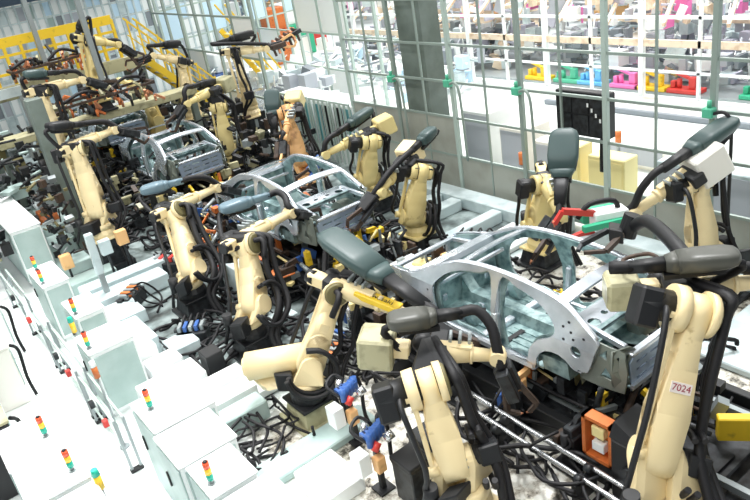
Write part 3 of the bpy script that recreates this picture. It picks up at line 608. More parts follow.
# low machinery between robot row and conveyor
def manifold(x, y, rz, label, sc=1., c1='blackm', c2='blue'):
    R = root('valve_manifold', (x, y, 0), label, 'valve manifold', 'valve manifolds on the floor beside the conveyor', rz)
    MB().box((-.3*sc, -.18, 0), (.3*sc, .18, .3), None, .015).box((-.34*sc, -.06, .3), (.34*sc, .06, .36)).build('housing', c1, R)
    for i in range(5): MB().box((-.25*sc+i*.11*sc, -.14, .3), (-.18*sc+i*.11*sc, .1, .42), None, .008).build('valve_block', c2 if i % 2 else 'steel', R)
    for i in range(4): MB().tube([(-.2*sc+i*.13*sc, -.1, .4), (-.25*sc+i*.14*sc, -.3, .46), (-.3*sc+i*.2*sc, -.42, .2), (-.1*sc+i*.1*sc, -.6, .03), (.3*sc-i*.2*sc, -.8, .025)], .022, 6).build('hose', 'black', R)
lst = [(5.2, 9.6, .1, 'beside the second car tail'), (4.9, 9.3, .5, 'nearest the yellow lettered forearm'), (5.15, 12.6, 1.4, 'left of the second car doors'), (5.2, 14.0, 1.2, 'left of the second car front'), (5.1, 15.6, .2, 'between the second and third cars on the near side'),
       (5.2, 17.4, 1.5, 'at the near rear corner of the third car'), (5.3, 19.6, 1.3, 'left of the third car'), (4.6, 15.8, 2.2, 'beside the control posts'), (8.8, 9.9, .3, 'far side, behind the front car nose'), (8.7, 13.3, 1.6, 'far side of the second car'), (8.8, 16.2, .4, 'far side, in front of the orange tinted robot'),
       (8.75, 6.4, 1.5, 'far side of the front car'), (3.6, 12.2, 2.5, 'between the two bending robots'), (3.3, 14.9, .7, 'left of the robot with the cable loop'), (5.6, 8.6, 1.5, 'near side of the front car nose'), (8.7, 18.9, 1.2, 'far side of the third car'), (5.3, 22.0, .9, 'near the platform foot'), (9.4, 10.4, 2.1, 'at the foot of the robot with the tilted box')]
for i, (x, y, rz, lb) in enumerate(lst): manifold(x, y, rz, 'dark valve manifold with hoses, ' + lb, 1+.2*(i % 3), 'blackm' if i % 3 else 'dark', ['blue', 'orange', 'steel', 'red'][i % 4])
def tangle(lo, hi, n, r, m, label, name='cable_tangle', seed=1, seg=5):
    rr = random.Random(seed); mb = MB(); lo, hi = V(lo), V(hi)
    for i in range(n):
        p = V([rr.uniform(lo[j], hi[j]) for j in range(3)]); pts = [p.copy()]
        dd = V((rr.uniform(-1, 1), rr.uniform(-1, 1), 0)).normalized()*.35
        for q in range(seg):
            dd = (Matrix.Rotation(rr.uniform(-.9, .9), 3, 'Z') @ dd); p = p + dd + V((0, 0, rr.uniform(-.12, .12)))
            p.x = min(max(p.x, lo.x), hi.x); p.y = min(max(p.y, lo.y), hi.y); p.z = min(max(p.z, lo.z), hi.z); pts.append(p.copy())
        mb.tube(pts, r*rr.uniform(.7, 1.3), 6, None, 3)
    o = mb.build(name, m); return tag(o, label, 'cables', None, 'stuff')
tangle((5.0, 3.6, .03), (6.0, 8.4, .35), 34, .028, 'black', 'black cables lying along the near side of the front car', seed=2)
tangle((4.7, 8.5, .03), (6.0, 17.8, .45), 95, .03, 'black', 'black cables tangled on the floor left of the second car', seed=3)
tangle((4.3, 17.8, .03), (6.0, 30, .3), 120, .035, 'black', 'black cables tangled on the floor left of the rear cars', seed=4)
tangle((8.0, 4.5, .03), (9.2, 17.8, .4), 95, .03, 'black', 'black cables tangled on the floor right of the cars', seed=5)
tangle((8.0, 18.0, .03), (10.5, 30, .3), 110, .035, 'black', 'black cables tangled beyond the second car on the far side', seed=6)
tangle((2.6, 7.9, .03), (3.6, 9.1, .3), 26, .022, 'black', 'thin black cables fanning out at the foot of the robot with lettered forearm', seed=7)
tangle((3.0, 10.0, .03), (5.0, 13.0, .25), 34, .026, 'black', 'black cables on the floor around the two bending robots', seed=8)
def greebles(lo, hi, n, mats, label, name, seed, sz=(.05, .35), cat='machinery'):
    rr = random.Random(seed); mb = MB(); lo, hi = V(lo), V(hi)
    for i in range(n):
        c = V([rr.uniform(lo[j], hi[j]) for j in range(3)]); m = rr.choice(mats); t = rr.random()
        if t < .5:
            R3 = Matrix.Rotation(rr.choice([0, 0, PI/2, .5])+rr.gauss(0, .08), 3, 'Z') @ Matrix.Rotation(rr.choice([0, 0, 0, .4]), 3, 'X')
            a, b, d = [rr.uniform(*sz)/2 for _ in range(3)]
            mb.obox(c, R3 @ V((a, 0, 0)), R3 @ V((0, b, 0)), R3 @ V((0, 0, d)), m)
        else:
            d = (V(rr.choice([(1, 0, 0), (0, 1, 0), (0, 0, 1), (0, 1, 0), (1, .3, .5)]))+V((rr.gauss(0, .12), rr.gauss(0, .12), rr.gauss(0, .12)))).normalized()*rr.uniform(sz[1]*.6, sz[1]*1.8)
            if t < .8: mb.cyl(c-d/2, c+d/2, rr.uniform(.015, .05)*max(1, sz[1]*1.6), n=7, m=m)
            else: mb.bar(c-d/2, c+d/2, rr.uniform(.03, .07)*max(1, sz[1]*1.6), m=m)
    o = mb.build(name, 'dark'); return tag(o, label, cat, None, 'stuff')
greebles((6.2, 3.6, .3), (7.8, 9.2, .85), 150, ['dark', 'blackm', 'brown', 'dark', 'blackm', 'creamy', 'steel'], 'small dark clamps and brackets packed under the front car body', 'fixture_bits', 11, (.05, .3))
greebles((5.9, 9.0, .3), (8.2, 11.8, .8), 120, ['dark', 'blackm', 'brown', 'dark', 'creamy', 'steel'], 'small dark clamps and brackets between the front and second cars', 'fixture_bits', 12, (.05, .3))
greebles((5.5, 11.8, .3), (8.4, 18.6, .9), 240, ['dark', 'blackm', 'brown', 'dark', 'creamy', 'steel', 'blue', 'orange'], 'small dark clamps and brackets under and around the second car', 'fixture_bits', 13, (.05, .32))
greebles((5.2, 18.7, .35), (8.7, 25.4, 1.2), 560, ['dark', 'blackm', 'brown', 'dark', 'blackm', 'steel', 'olive', 'blackm', 'dark', 'dark'], 'dense dark clamps and arms around the third car', 'fixture_bits', 14, (.04, .3))
greebles((5.6, 25.7, .35), (8.7, 31, 2.0), 420, ['dark', 'blackm', 'brown', 'dark', 'creamy', 'olive', 'blackm'], 'dense dark clamps and arms around the rearmost car', 'fixture_bits', 15, (.08, .6))
greebles((1.2, 20.8, .5), (4.6, 25.2, 2.8), 300, ['dark', 'blackm', 'teal', 'dark', 'steel', 'olive_d', 'blackm', 'dark'], 'dark machine parts at the left of the rear stations', 'fixture_bits', 16, (.05, .38))
greebles((8.9, 18.6, .35), (11.0, 29, 1.7), 420, ['dark', 'blackm', 'olive', 'dark', 'steel', 'brown', 'blackm'], 'dark machine parts at the right of the rear stations', 'fixture_bits', 17, (.05, .32))

greebles((2.75, 18.0, .4), (3.45, 19.4, 2.3), 90, ['dark', 'blackm', 'blackm', 'olive_d', 'blackm', 'steel', 'dark', 'brown'], 'dark machine parts in front of the grey column at left', 'fixture_bits', 18, (.03, .22))
greebles((.9, 17.6, 1.0), (1.8, 21, 3.2), 150, ['dark', 'blackm', 'blackm', 'steel', 'dark', 'olive_d', 'olive', 'blackm'], 'black machine parts at the left picture edge', 'fixture_bits', 19, (.04, .32))
duct((4.95, 12.7, 0), (5.4, 13.5, .85), 'pale blue box between the two bending robots and the second car', 'plate')
duct((4.7, 11.0, 0), (5.3, 11.4, .3), 'pale plate at the foot of the nearer bending robot', 'plate')
duct((3.4, 9.5, 0), (5.4, 9.9, .16), 'long pale plate across the floor behind the lettered forearm robot', 'white')
# foreground fixture pieces
b = root('terminal_box', (5.78, 4.42, 0), 'open orange framed terminal box below the tail of the front car', 'terminal box')
MB().box((-.07, -.2, 0), (.07, .2, .35)).build('stand', 'dark', b)
MB().box((-.09, -.22, .35), (.09, -.17, 1.0)).box((-.09, .17, .35), (.09, .22, 1.0)).box((-.09, -.22, .95), (.09, .22, 1.0)).box((-.09, -.22, .35), (.09, .22, .4)).box((.07, -.2, .35), (.09, .2, 1.0)).build('frame', 'orange', b)
MB().box((-.06, -.08, .7), (.06, .1, .86), None, .01).build('relay', 'paleyel', b); MB().box((-.06, -.08, .48), (.06, .1, .62), None, .01).build('relay', 'white', b)
b = root('drive_housing', (5.9, 3.85, 0), 'big black drive housing in front of the number plate robot', 'drive housing')
MB().box((-.3, -.3, 0), (.3, .32, .95), None, .04).hull([V((x, y, z)) for x, y, z in ((-.3, -.3, .95), (.3, -.3, .95), (-.2, .32, 1.12), (.26, .32, 1.12), (-.3, .32, .95), (.3, .32, .95))]).build('housing', 'blackm', b)
MB().cyl((-.31, 0, .5), (-.36, 0, .5), .16).build('end_cap', 'dark', b)
b = root('yellow_beam', (8.6, 1.8, 0), 'long yellow guard beam on the right behind the number plate robot', 'guard beam')
MB().bar((-1.7, 1.75, .62), (.9, -1.3, .62), .14, .34, ch=.015).build('beam', 'yellow', b)
for t in (.15, .85): MB().box((-1.7+2.6*t-.06, 1.75-3.05*t-.06, 0), (-1.7+2.6*t+.06, 1.75-3.05*t+.06, .5)).build('post', 'dark', b)
for k2, (x, y) in enumerate(((4.36, 6.12), (3.93, 5.95))):
    b = root('black_case', (x, y, 0), ['black lidded case between the blue valve unit and the bottom centre robot, rear one', 'black lidded case beside the bottom centre robot, front one'][k2], 'case')
    MB().box((-.17, -.2, 0), (.17, .2, .62), None, .015).build('case', 'dark', b); MB().box((-.185, -.215, .62), (.185, .215, .7), None, .015).build('lid', 'blackm', b)
solid('weld_control_case', (3.2, 10.6, 0), (3.52, 10.95, .55), 'blackm', 'black square case behind the white duct covers, left of the bending robot', 'case')
# blue valve units on poles
for k2, (x, y) in enumerate(((4.05, 7.45), (3.72, 6.4))):
    b = root('valve_unit', (x, y, 0), ['blue valve unit on a black post, the one further from the camera', 'blue valve unit on a black post, beside the black cases'][k2], 'valve unit', 'blue valve units on posts')
    MB().box((-.12, -.12, 0), (.12, .12, .03)).bar((0, 0, 0), (0, 0, .85), .07).build('post', 'blackm', b)
    MB().box((-.34, -.1, .45), (-.16, .12, .78), None, .01).build('control_box', 'white', b)
    MB().box((-.12, -.17, .42), (.02, -.04, .66), None, .01).build('junction_box', 'orange_cream', b)
    for i in range(5): MB().cyl((-.1+.07*i, -.06+.03*i, .82), (-.08+.07*i, -.02+.03*i, 1.0), .05).box((-.12+.07*i, .02, .86), (-.08+.07*i, .14, .95)).build('valve_body', 'blue', b)
    MB().cyl((.1, -.12, .86), (.2, -.16, .92), .06).build('fitting', 'silver', b); MB().cyl((-.05, .14, .9), (.02, .2, 1.0), .05).build('fitting', 'silver', b)
    MB().cyl((-.1, -.12, .78), (0, -.1, .86), .05).build('fitting', 'red', b)
    MB().tube([(.15, .1, .9), (.25, .2, 1.0), (.3, .1, .8), (.25, .05, .3), (.3, -.1, .03)], .03).build('hose', 'black', b)
    MB().tube([(-.1, 0, .85), (-.2, .2, 1.0), (0, .3, 1.05), (.1, .2, .95)], .025).build('hose', 'blackm', b)
# ducts and covers, left side
duct((2.55, 15.75, 0), (4.9, 16.2, .38), 'long pale blue duct cover across the floor left of the robots, rear of a pair')
duct((2.5, 15.05, 0), (4.3, 15.6, .34), 'long pale blue duct cover across the floor left of the robots, front of a pair')
duct((2.35, 9.98, 0), (3.62, 10.35, .36), 'narrow white duct cover left of the lettered forearm robot, rear one', 'white')
duct((2.35, 9.48, 0), (3.55, 9.85, .36), 'narrow white duct cover left of the lettered forearm robot, middle one', 'white')
duct((2.4, 8.98, 0), (3.45, 9.36, .33), 'narrow pale teal duct cover left of the lettered forearm robot, front one', 'teal')
duct((2.9, 6.55, 0), (3.55, 7.35, .26), 'white duct cover in front of the blue valve units', 'white')
duct((2.35, 7.5, 0), (4.5, 8.0, .14), 'flat pale green floor plate in front of the lettered forearm robot', 'teal')
duct((2.45, 10.45, 0), (3.1, 11.1, .42), 'white flat cover left of the black square case', 'white')
duct((2.4, 11.2, 0), (3.0, 11.65, .45), 'white flat cover just behind the one beside the black case', 'white')
duct((3.0, 11.75, 0), (3.55, 12.3, .3), 'pale blue plate left of the bending robot foot', 'plate')
duct((1.9, 9.1, 0), (2.3, 10.4, .8), 'white cover block behind the narrow duct covers', 'white')
duct((1.9, 11.7, 0), (2.75, 12.3, .62), 'white block with sloping edge behind the stack light cabinets', 'white')
duct((2.35, 12.4, 0), (3.0, 13.6, .4), 'pale blue block beside the grey post', 'plate')
duct((2.3, 13.9, 0), (3.3, 14.8, .3), 'pale plate with dark seams in front of the long duct covers', 'plate')
duct((2.5, 16.6, 0), (3.6, 17.1, .3), 'teal floor step behind the long duct covers, front one', 'teal')
duct((2.4, 17.9, 0), (3.4, 18.7, .3), 'teal floor step at the foot of the left robots, middle one', 'teal')
duct((2.2, 19.6, 0), (3.5, 20.3, .4), 'teal floor step at the foot of the left robots, rear one', 'teal')
duct((2.6, 22.0, 0), (4.0, 23.0, .5), 'pale cover far left behind the orange motor', 'teal')
# ducts, right side
duct((11.0, 3.5, 0), (11.5, 8.45, .3), 'long pale blue duct along the fence foot at the right')
duct((11.0, 9.3, 0), (11.5, 16.5, .3), 'long pale blue duct along the fence foot behind the second car')
duct((8.9, 10.95, 0), (10.95, 11.25, .28), 'pale cross duct from fence to line, front one')
duct((9.3, 12.3, 0), (10.95, 12.65, .28), 'pale cross duct from fence to line, middle one')
duct((9.6, 13.0, 0), (10.95, 13.3, .28), 'pale cross duct from fence to line, rear one')
duct((9.3, 9.7, 0), (10.9, 10.6, .12), 'wide white floor plate between the robots and the fence', 'white')
duct((7.25, 9.9, .42), (7.95, 10.65, .56), 'square white plate between the front and second cars', 'white')
duct((8.8, 3.0, 0), (10.6, 5.0, .12), 'pale floor plate at the far right beside the robot foot')
duct((2.4, 20.9, 0), (4.6, 21.9, .45), 'teal machine table behind the grey column, front one', 'teal')
duct((1.5, 23.3, 0), (4.2, 24.6, .5), 'teal machine table behind the grey column, rear one', 'teal')
duct((2.3, 18.75, .3), (2.7, 19.4, .9), 'teal box standing on the floor step at left', 'teal')
# grey slanted post and small boxes near it
b = root('grey_post', (2.98, 15.4, 0), 'grey square post leaning over the duct covers at left', 'post')
MB().box((-.12, -.12, 0), (.12, .12, .04)).bar((0, 0, 0), (0, 0, .8), .12, ch=.01).build('lower_tube', 'steel', b); MB().bar((0, 0, .8), (.03, 0, 1.75), .17, .15, ch=.015).build('upper_tube', 'plate', b)
for k2, (x, y, z, c, lb) in enumerate([(3.5, 16.5, .75, 'plate', 'pale blue box on a thin post'), (3.95, 16.6, .8, 'orange_cream', 'small cream box on a thin post'), (2.7, 17.2, .5, 'orange_cream', 'cream box beside the grey post')]):
    b = root('control_box_on_post', (x, y, 0), lb + ' among cables at left', 'control box')
    MB().bar((0, 0, 0), (0, 0, z), .05).box((-.1, -.1, 0), (.1, .1, .03)).build('post', 'dark', b); MB().box((-.13, -.09, z), (.13, .09, z+.36), None, .015).build('box', c, b)
b = root('orange_motor', (3.3, 21.6, 0), 'rusty orange motor on the teal floor at far left', 'motor')
MB().cyl((-.3, 0, .45), (.3, 0, .45), .25, n=18).box((-.2, -.15, .65), (.1, .15, .78), None, .02).build('motor', 'orange', b); MB().box((-.35, -.3, 0), (.35, .3, .22), None, .02).build('foot', 'blackm', b)

# ------------------------------------------------------------------ white control cabinets and stack lights on the left
def cabinet(x0, y0, x1, y1, h, label, m='white', hatch=True, group='white control cabinets beside the walkway'):
    R = root('control_cabinet', ((x0+x1)/2, (y0+y1)/2, 0), label, 'control cabinet', group); a, b = (x1-x0)/2, (y1-y0)/2
    MB().box((-a, -b, .06), (a, b, h-.04), None, .015).box((-a+.04, -b+.04, 0), (a-.04, b-.04, .06)).build('case', m, R)
    MB().box((-a-.02, -b-.015, h-.04), (a+.02, b+.015, h), None, .012).build('top_cover', m, R)
    d = MB().box((-a-.022, -b+.04, .14), (-a, b-.04, h-.1), None, .008); dd = d.build('door', 'teal', R)
    MB().box((-a-.045, b-.2, h*.55), (-a-.022, b-.16, h*.7)).build('door_handle', 'blackm', dd)
    d2 = MB().box((-a+.04, -b-.022, .14), (a-.04, -b, h-.1), None, .008).build('side_panel', 'teal', R)
    return R
def stack_light(x, y, z, label, green_low=True):
    R = root('stack_light', (x, y, z), label, 'stack light', 'red amber green stack lights on the cabinets')
    MB().cyl((0, 0, 0), (0, 0, .06), .022).cyl((0, 0, 0), (0, 0, .015), .05).build('stem', 'steel', R)
    for i, c in enumerate(('lgre', 'lyel', 'lred')): MB().cyl((0, 0, .06+i*.085), (0, 0, .14+i*.085), .04, n=14).build('lens', c, R, None)['label'] = ['green lens', 'amber lens', 'red lens'][i]
    MB().cyl((0, 0, .315), (0, 0, .33), .03, .02).build('cap', 'dark', R)
CB = [(1.50, 7.98, 2.36, 8.86, 1.5, 'white cabinet with a stack light right of the walkway, fourth from the front'), (1.46, 7.12, 2.22, 7.92, 1.48, 'wide white topped cabinet without a stack light, third from the front'),
      (1.52, 6.34, 2.08, 7.02, 1.5, 'white cabinet right of the walkway with a stack light, second from the front'), (1.50, 5.2, 2.2, 6.26, 1.46, 'white cabinet cut by the bottom picture edge, foremost right of the walkway'),
      (1.55, 11.1, 2.3, 11.9, 1.3, 'white cabinet with teal side standing alone right of the walkway'), (1.75, 12.4, 2.25, 13.3, 1.4, 'white cabinet behind the lone one, amber beacon beside it'), (1.7, 14.6, 2.2, 15.9, 1.3, 'tall white cabinet with an orange light at the left'),
      (1.9, 18.2, 2.6, 21.5, 1.5, 'long white cabinet at the left picture edge'),
      (-.12, 8.72, .54, 9.75, 1.5, 'white cabinet left of the walkway, rear one of the bottom left group'), (-.1, 7.85, .62, 8.66, 1.5, 'white cabinet left of the walkway, middle one of the bottom left group'), (-.2, 6.9, .62, 7.78, 1.45, 'white cabinet in the bottom left corner')]
for c in CB: cabinet(*c)
for x, y, z, lb in [(1.66, 8.5, 1.5, 'stack light on the fourth cabinet from the front'), (1.62, 6.55, 1.5, 'stack light on the second cabinet from the front, foremost one'), (1.62, 11.3, 1.3, 'stack light on the lone cabinet with teal side'),
                    (1.8, 12.55, 1.4, 'stack light on the white cabinet behind the lone one'), (.42, 9.1, 1.5, 'stack light left of the walkway, rear one'), (.48, 8.1, 1.5, 'stack light left of the walkway, front one'), (1.85, 15.7, 1.3, 'stack light on the tall white cabinet at far left'), (1.76, 14.8, 1.3, 'stack light at the front of the tall white cabinet at left')]:
    stack_light(x, y, z, lb)
for x, y, z, lb in [(1.42, 10.2, 0, 'white topped orange beacon on a pole by the walkway'), (1.6, 12.0, 0, 'yellow green beacon on a pole behind the lone cabinet'), (.66, 7.7, 0, 'yellow beacon at the bottom left group')]:
    b = root('beacon_light', (x, y, z), lb, 'beacon light'); MB().cyl((0, 0, 0), (0, 0, 1.35), .018).cyl((0, 0, 0), (0, 0, .02), .08).build('pole', 'steel', b)
    MB().cyl((0, 0, 1.35), (0, 0, 1.55), .045).build('lens', 'orange' if y == 10.2 else 'lyel', b); MB().cyl((0, 0, 1.55), (0, 0, 1.64), .05, .04).build('cap', 'white' if y == 10.2 else 'lgre', b)
# dark low cabinets at far left
for k2, (lo, hi, m, lb) in enumerate([((-.5, 10.4, 0), (.1, 12.6, 1.25), 'olive', 'dark olive machine desk at the left edge beside the walkway'), ((-.3, 12.9, 0), (.62, 14.0, 1.2), 'whitew', 'white desk at the left picture edge behind the olive machine'), ((.0, 14.8, 0), (.85, 17.5, 1.2), 'white', 'long white desk at the far left of the walkway')]):
    c = V(((lo[0]+hi[0])/2, (lo[1]+hi[1])/2, 0)); b = root('machine_desk', c, lb, 'machine desk')
    lo, hi = V(lo)-c, V(hi)-c
    MB().box(lo, (hi.x, hi.y, hi.z-.05), None, .02).build('case', 'blackm' if k2 == 0 else m, b); MB().box((lo.x-.02, lo.y-.02, hi.z-.05), (hi.x+.02, hi.y+.02, hi.z), None, .01).build('top', m, b)
    MB().box((hi.x, lo.y+.1, .3), (hi.x+.03, hi.y-.1, hi.z-.2), None, .01).build('door', 'teal', b)
    MB().tube([(hi.x+.05, lo.y+.2, hi.z-.1), (hi.x+.15, lo.y+.3, hi.z-.3), (hi.x+.1, lo.y+.2, .4), (hi.x+.12, lo.y+.1, .03)], .03).build('hose', 'black', b)
# guard rails on the walkway edge
for k2, (y0, y1) in enumerate([(9.5, 11.2), (11.4, 13.4), (13.7, 17.4)]):
    b = root('guard_rail', (1.3, y0, 0), ['thin tubular guard rail by the walkway, front section', 'thin tubular guard rail by the walkway, middle section', 'thin tubular guard rail by the walkway, rear section'][k2], 'guard rail', 'tubular guard rails along the walkway')
    L = y1-y0
    for x in (0, .14): MB().bar((x, 0, .95), (x, L, .95), .035).bar((x, 0, .5), (x, L, .5), .03).build('rail', 'fencel', b)
    nn = max(1, int(L/1.6))
    for i in range(nn+1):
        y = L*i/nn; MB().bar((0, y, 0), (0, y, .97), .04).bar((.14, y, 0), (.14, y, .97), .04).build('post', 'steel', b)
        MB().box((-.03, y-.05, 0), (.17, y+.05, .05), None, .01).build('foot_clamp', 'blackm', b)
    for i in range(2): MB().box((-.08, L*(.3+.4*i)-.05, .62), (0, L*(.3+.4*i)+.05, .74), None, .01).build('push_button', 'dark' if i else 'red', b)

# ------------------------------------------------------------------ upper left: platform, yellow railing and stairs, hanging grippers
b = root('platform', (5.5, 26.8, 0), 'raised grey green platform beam crossing the line at upper left', 'platform'); po = V((5.5, 26.8, 0))
MB().box((0, 26, 3.45), (9.0, 28, 3.55)).build('deck', 'steel', b, po)
MB().box((0, 25.9, 3.3), (9.0, 26.02, 3.75), None, .02).build('edge_beam', 'olive', b, po)
for x in (3.2, 8.8):
    for y in (26.1, 27.8): MB().bar((x, y, 0), (x, y, 3.4), .22).build('column', 'column', b, po)
b = root('cross_bridge', (6.1, 23.2, 0), 'olive beam bridge carrying the black headed robot above the line', 'bridge')
MB().box((-3.1, -.35, 2.45), (3.2, .35, 2.68), None, .02).build('beam', 'olive', b)
for x in (-3.0, 3.1): MB().bar((x, 0, 0), (x, 0, 2.45), .2).build('column', 'column', b)
b = root('yellow_railing', (6.0, 26, 3.55), 'yellow railing with close uprights on the platform at upper left', 'railing')
for z in (.55, 1.1, 1.5): MB().bar((-6, 0, z), (2.2, 0, z), .09, .3 if z == 1.5 else .08).build('rail', 'yellow', b)
for i in range(17): MB().bar((-6+i*.5125, 0, 0), (-6+i*.5125, 0, 1.5), .1).build('upright', 'yellow', b)
b = root('yellow_stairs', (9.05, 26.3, 0), 'yellow handrailed stairs coming down from the platform', 'stairs')
for y in (0, 1.0):
    MB().bar((0, y, 3.5), (3.2, y, .05), .08, .25).build('stringer', 'yellow', b)
    MB().bar((0, y, 4.9), (3.2, y, 1.3), .06).bar((0, y, 4.3), (3.2, y, .7), .04).build('handrail', 'yellow', b)
    for i in range(6): MB().bar((.1+i*.6, y, 3.4-i*.66), (.1+i*.6, y, 4.85-i*.66), .05).build('upright', 'yellow', b)
for i in range(13): MB().box((.1+i*.24, .04, 3.3-i*.265), (.36+i*.24, .96, 3.33-i*.265)).build('tread', 'steel', b)
b = root('yellow_stairs', (13.0, 27.0, 0), 'pale yellow guarded ladder stairs behind the raised robots', 'stairs')
for y in (0, .9): MB().bar((0, y, 3.6), (2.2, y, .05), .1, .2).bar((0, y, 4.6), (2.2, y, 1.1), .06).build('stringer', 'yellow', b)
for i in range(10): MB().box((.1+i*.21, .04, 3.4-i*.33), (.3+i*.21, .86, 3.43-i*.33)).build('tread', 'paleyel', b)
for x, y, z, wd, hgt, lb, sd in [(5.4, 24.2, 4.3, 2.2, .7, 'hanging gripper frame with brown and orange parts under the yellow railing', 21), (6.2, 21.6, 3.35, 2.8, .7, 'dark rusty gripper frame above the rear cars', 22)]:
    b = root('gripper_frame', (x, y, z), lb, 'gripper frame', 'gripper frames hung above the rear stations')
    MB().bar((-wd/2, 0, 0), (wd/2, .3, 0), .07).bar((-wd/2, .8, 0), (wd/2, 1.1, 0), .07).bar((-wd/2, 0, 0), (-wd/2, .8, 0), .07).bar((wd/2, .3, 0), (wd/2, 1.1, 0), .1).bar((0, .1, 0), (0, 1, 0), .1).build('frame', 'brown', b)
    MB().bar((0, .5, 0), (0, .5, 8-z), .14).build('hanger', 'steel', b)
    rr = random.Random(sd)
    for i in range(44):
        x1, y1 = rr.uniform(-wd/2, wd/2), rr.uniform(0, 1.1); z1 = rr.uniform(-hgt*.5, hgt*.4); q = V((rr.uniform(-.25, .25), rr.uniform(-.2, .2), rr.uniform(-.25, .25)))
        MB().bar((x1, y1, z1), V((x1, y1, z1))+q, .07).cyl((x1, y1, z1), (x1, y1, z1-.2), .04).build('clamp', rr.choice(['copper', 'brown', 'dark', 'orange', 'blackm', 'copper', 'olive']), b)
    MB().tube([(-wd/2, .1, .1), (-wd/4, .3, .25), (0, .5, .05), (wd/4, .6, .3), (wd/2, .9, .1)], .05).build('hose', 'black', b)
solid('machine_column', (3.52, 19.5, 0), (3.9, 19.9, 4.1), 'column', 'dark grey square column between the robots at left', 'column')
b = root('light_rail', (3.0, 25.5, 0), 'pale handrail at the left edge below the yellow railing', 'railing')
MB().bar((-1.5, 0, 3.6), (1.6, 0, 3.6), .12, .3).build('rail', 'plate', b)
for x in (-1.4, 1.5): MB().bar((x, 0, 0), (x, 0, 3.6), .1).build('post', 'steel', b)

# white slatted cabinets past the end of the fence
for i in range(4):
    y = 17.9+i*1.15; b = root('slatted_cabinet', (12.1, y, 0), ['white slatted cabinet past the fence end, nearest one', 'white slatted cabinet past the fence end, second one', 'white slatted cabinet past the fence end, third one', 'white slatted cabinet past the fence end, furthest one'][i], 'cabinet', 'white slatted cabinets')
    MB().box((-.5, -.52, 0), (.5, .52, 1.9), None, .02).build('case', 'white', b)
    for j in range(2):
        d = MB().box((-.52, -.48+j*.5, .5), (-.5, -.06+j*.5, 1.8)).build('window', 'blackm' if (i+j) % 2 else 'tealp', b)
    for j in range(5): MB().bar((-.58, -.5+j*.25, 0), (-.58, -.5+j*.25, 2.0), .05).build('upright_bar', 'fencel', b)
    MB().bar((-.58, -.52, 1.98), (-.58, .52, 1.98), .06).build('top_bar', 'fencel', b)

# ------------------------------------------------------------------ beyond the fence: near things
for k2, (x0, y0, x1, y1, h, m, lb) in enumerate([(12.5, 8.75, 13.0, 9.7, 1.35, 'paleyel', 'pale yellow cabinet behind the fence, beside the upright robot cover'), (12.6, 10.0, 13.1, 10.7, 1.45, 'paleyel', 'pale yellow cabinet behind the fence under the black switch board'), (12.9, 10.95, 13.8, 11.6, 1.3, 'whitew', 'white block behind the fence, nearest the pale yellow cabinets'),
        (12.9, 11.9, 13.9, 12.75, 1.5, 'whitew', 'white block behind the fence, middle one of three'), (12.9, 13.1, 13.9, 14.1, 1.8, 'white', 'white block behind the fence just right of the column'), (12.6, 15.6, 13.6, 16.6, 1.7, 'whitew', 'white block behind the fence just left of the column'),
        (15.2, 9.5, 16.6, 11.2, .6, 'whitew', 'long low white table behind the fence at right'), (12.5, 5.4, 13.1, 8.0, 1.5, 'plate', 'pale blue grey cabinet behind the fence at far right')]):
    b = root('floor_cabinet', ((x0+x1)/2, (y0+y1)/2, 0), lb, 'cabinet', 'pale cabinets just behind the fence'); a, c = (x1-x0)/2, (y1-y0)/2
    MB().box((-a, -c, .05), (a, c, h), None, .02).box((-a+.05, -c+.05, 0), (a-.05, c-.05, .05)).build('case', m, b)
    MB().box((-a-.02, -c+.05, .12), (-a, c-.05, h-.08), None, .006).build('door', 'fgrey' if m != 'paleyel' else m, b)
for k2, (x, y) in enumerate(((12.6, 11.75), (14.9, 10.6), (17.2, 12.6))):
    b = root('floor_beacon', (x, y, 0), ['orange lamp on a short stand behind the low white blocks', 'orange and white bollard on the bright floor behind the fence', 'small orange marker by the hall kerb'][k2], 'bollard'); MB().cyl((0, 0, 0), (0, 0, .75), .05).cyl((0, 0, 0), (0, 0, .03), .15).build('pole', 'steel', b); MB().cyl((0, 0, .75), (0, 0, 1.05), .08).build('lamp', 'orange', b)
solid('hall_kerb', (19.0, 4, 0), (19.15, 16.5, .16), 'fmid', 'dark kerb rail along the bright aisle beyond the fence', 'kerb')
# mesh stand: cable guard at right between pale blocks
# ------------------------------------------------------------------ far assembly line with coloured fixtures
b = root('far_gantry', (21, 8, 0), 'white steel gantry with beige beams beyond the aisle', 'gantry'); go = V((21, 8, 0))
for i in range(14):
    y = 6+i*2.0
    for x in (21.0, 24.5):
        MB().bar((x, y, 0), (x, y, 6.5), .10 if i % 2 else .17).build('post', 'white', b, go)
for x in (21.0, 24.5):
    for z, wd, m in ((.85, .07, 'white'), (1.75, .22, 'beige'), (2.55, .09, 'white'), (3.3, .14, 'beige'), (4.3, .2, 'beige')): MB().bar((x, 5, z), (x, 32.6, z), .1, wd).build('beam', m, b, go)
MB().box((21.2, 5, 0), (26, 32.6, .08)).build('base_plate', 'steel', b, go)
for i in range(12): MB().bar((21.1, 7+i*2.1, 2.3), (24.4, 8.2+i*2.1, 3.6), .1, .12).build('brace', 'beige', b, go)
greebles((22.2, 6, .1), (26, 19.6, 1.6), 520, ['fgrey', 'fmid', 'white', 'fgrey', 'plate', 'flil', 'silver'], 'grey and white machine parts on the far line, right half', 'far_machinery', 31, (.08, .6))
greebles((21.5, 20.4, .1), (26, 32.4, 1.6), 420, ['fgrey', 'fmid', 'white', 'steel', 'plate', 'beige', 'flil'], 'grey and white machine parts on the far line, left half', 'far_machinery', 32, (.08, .6))
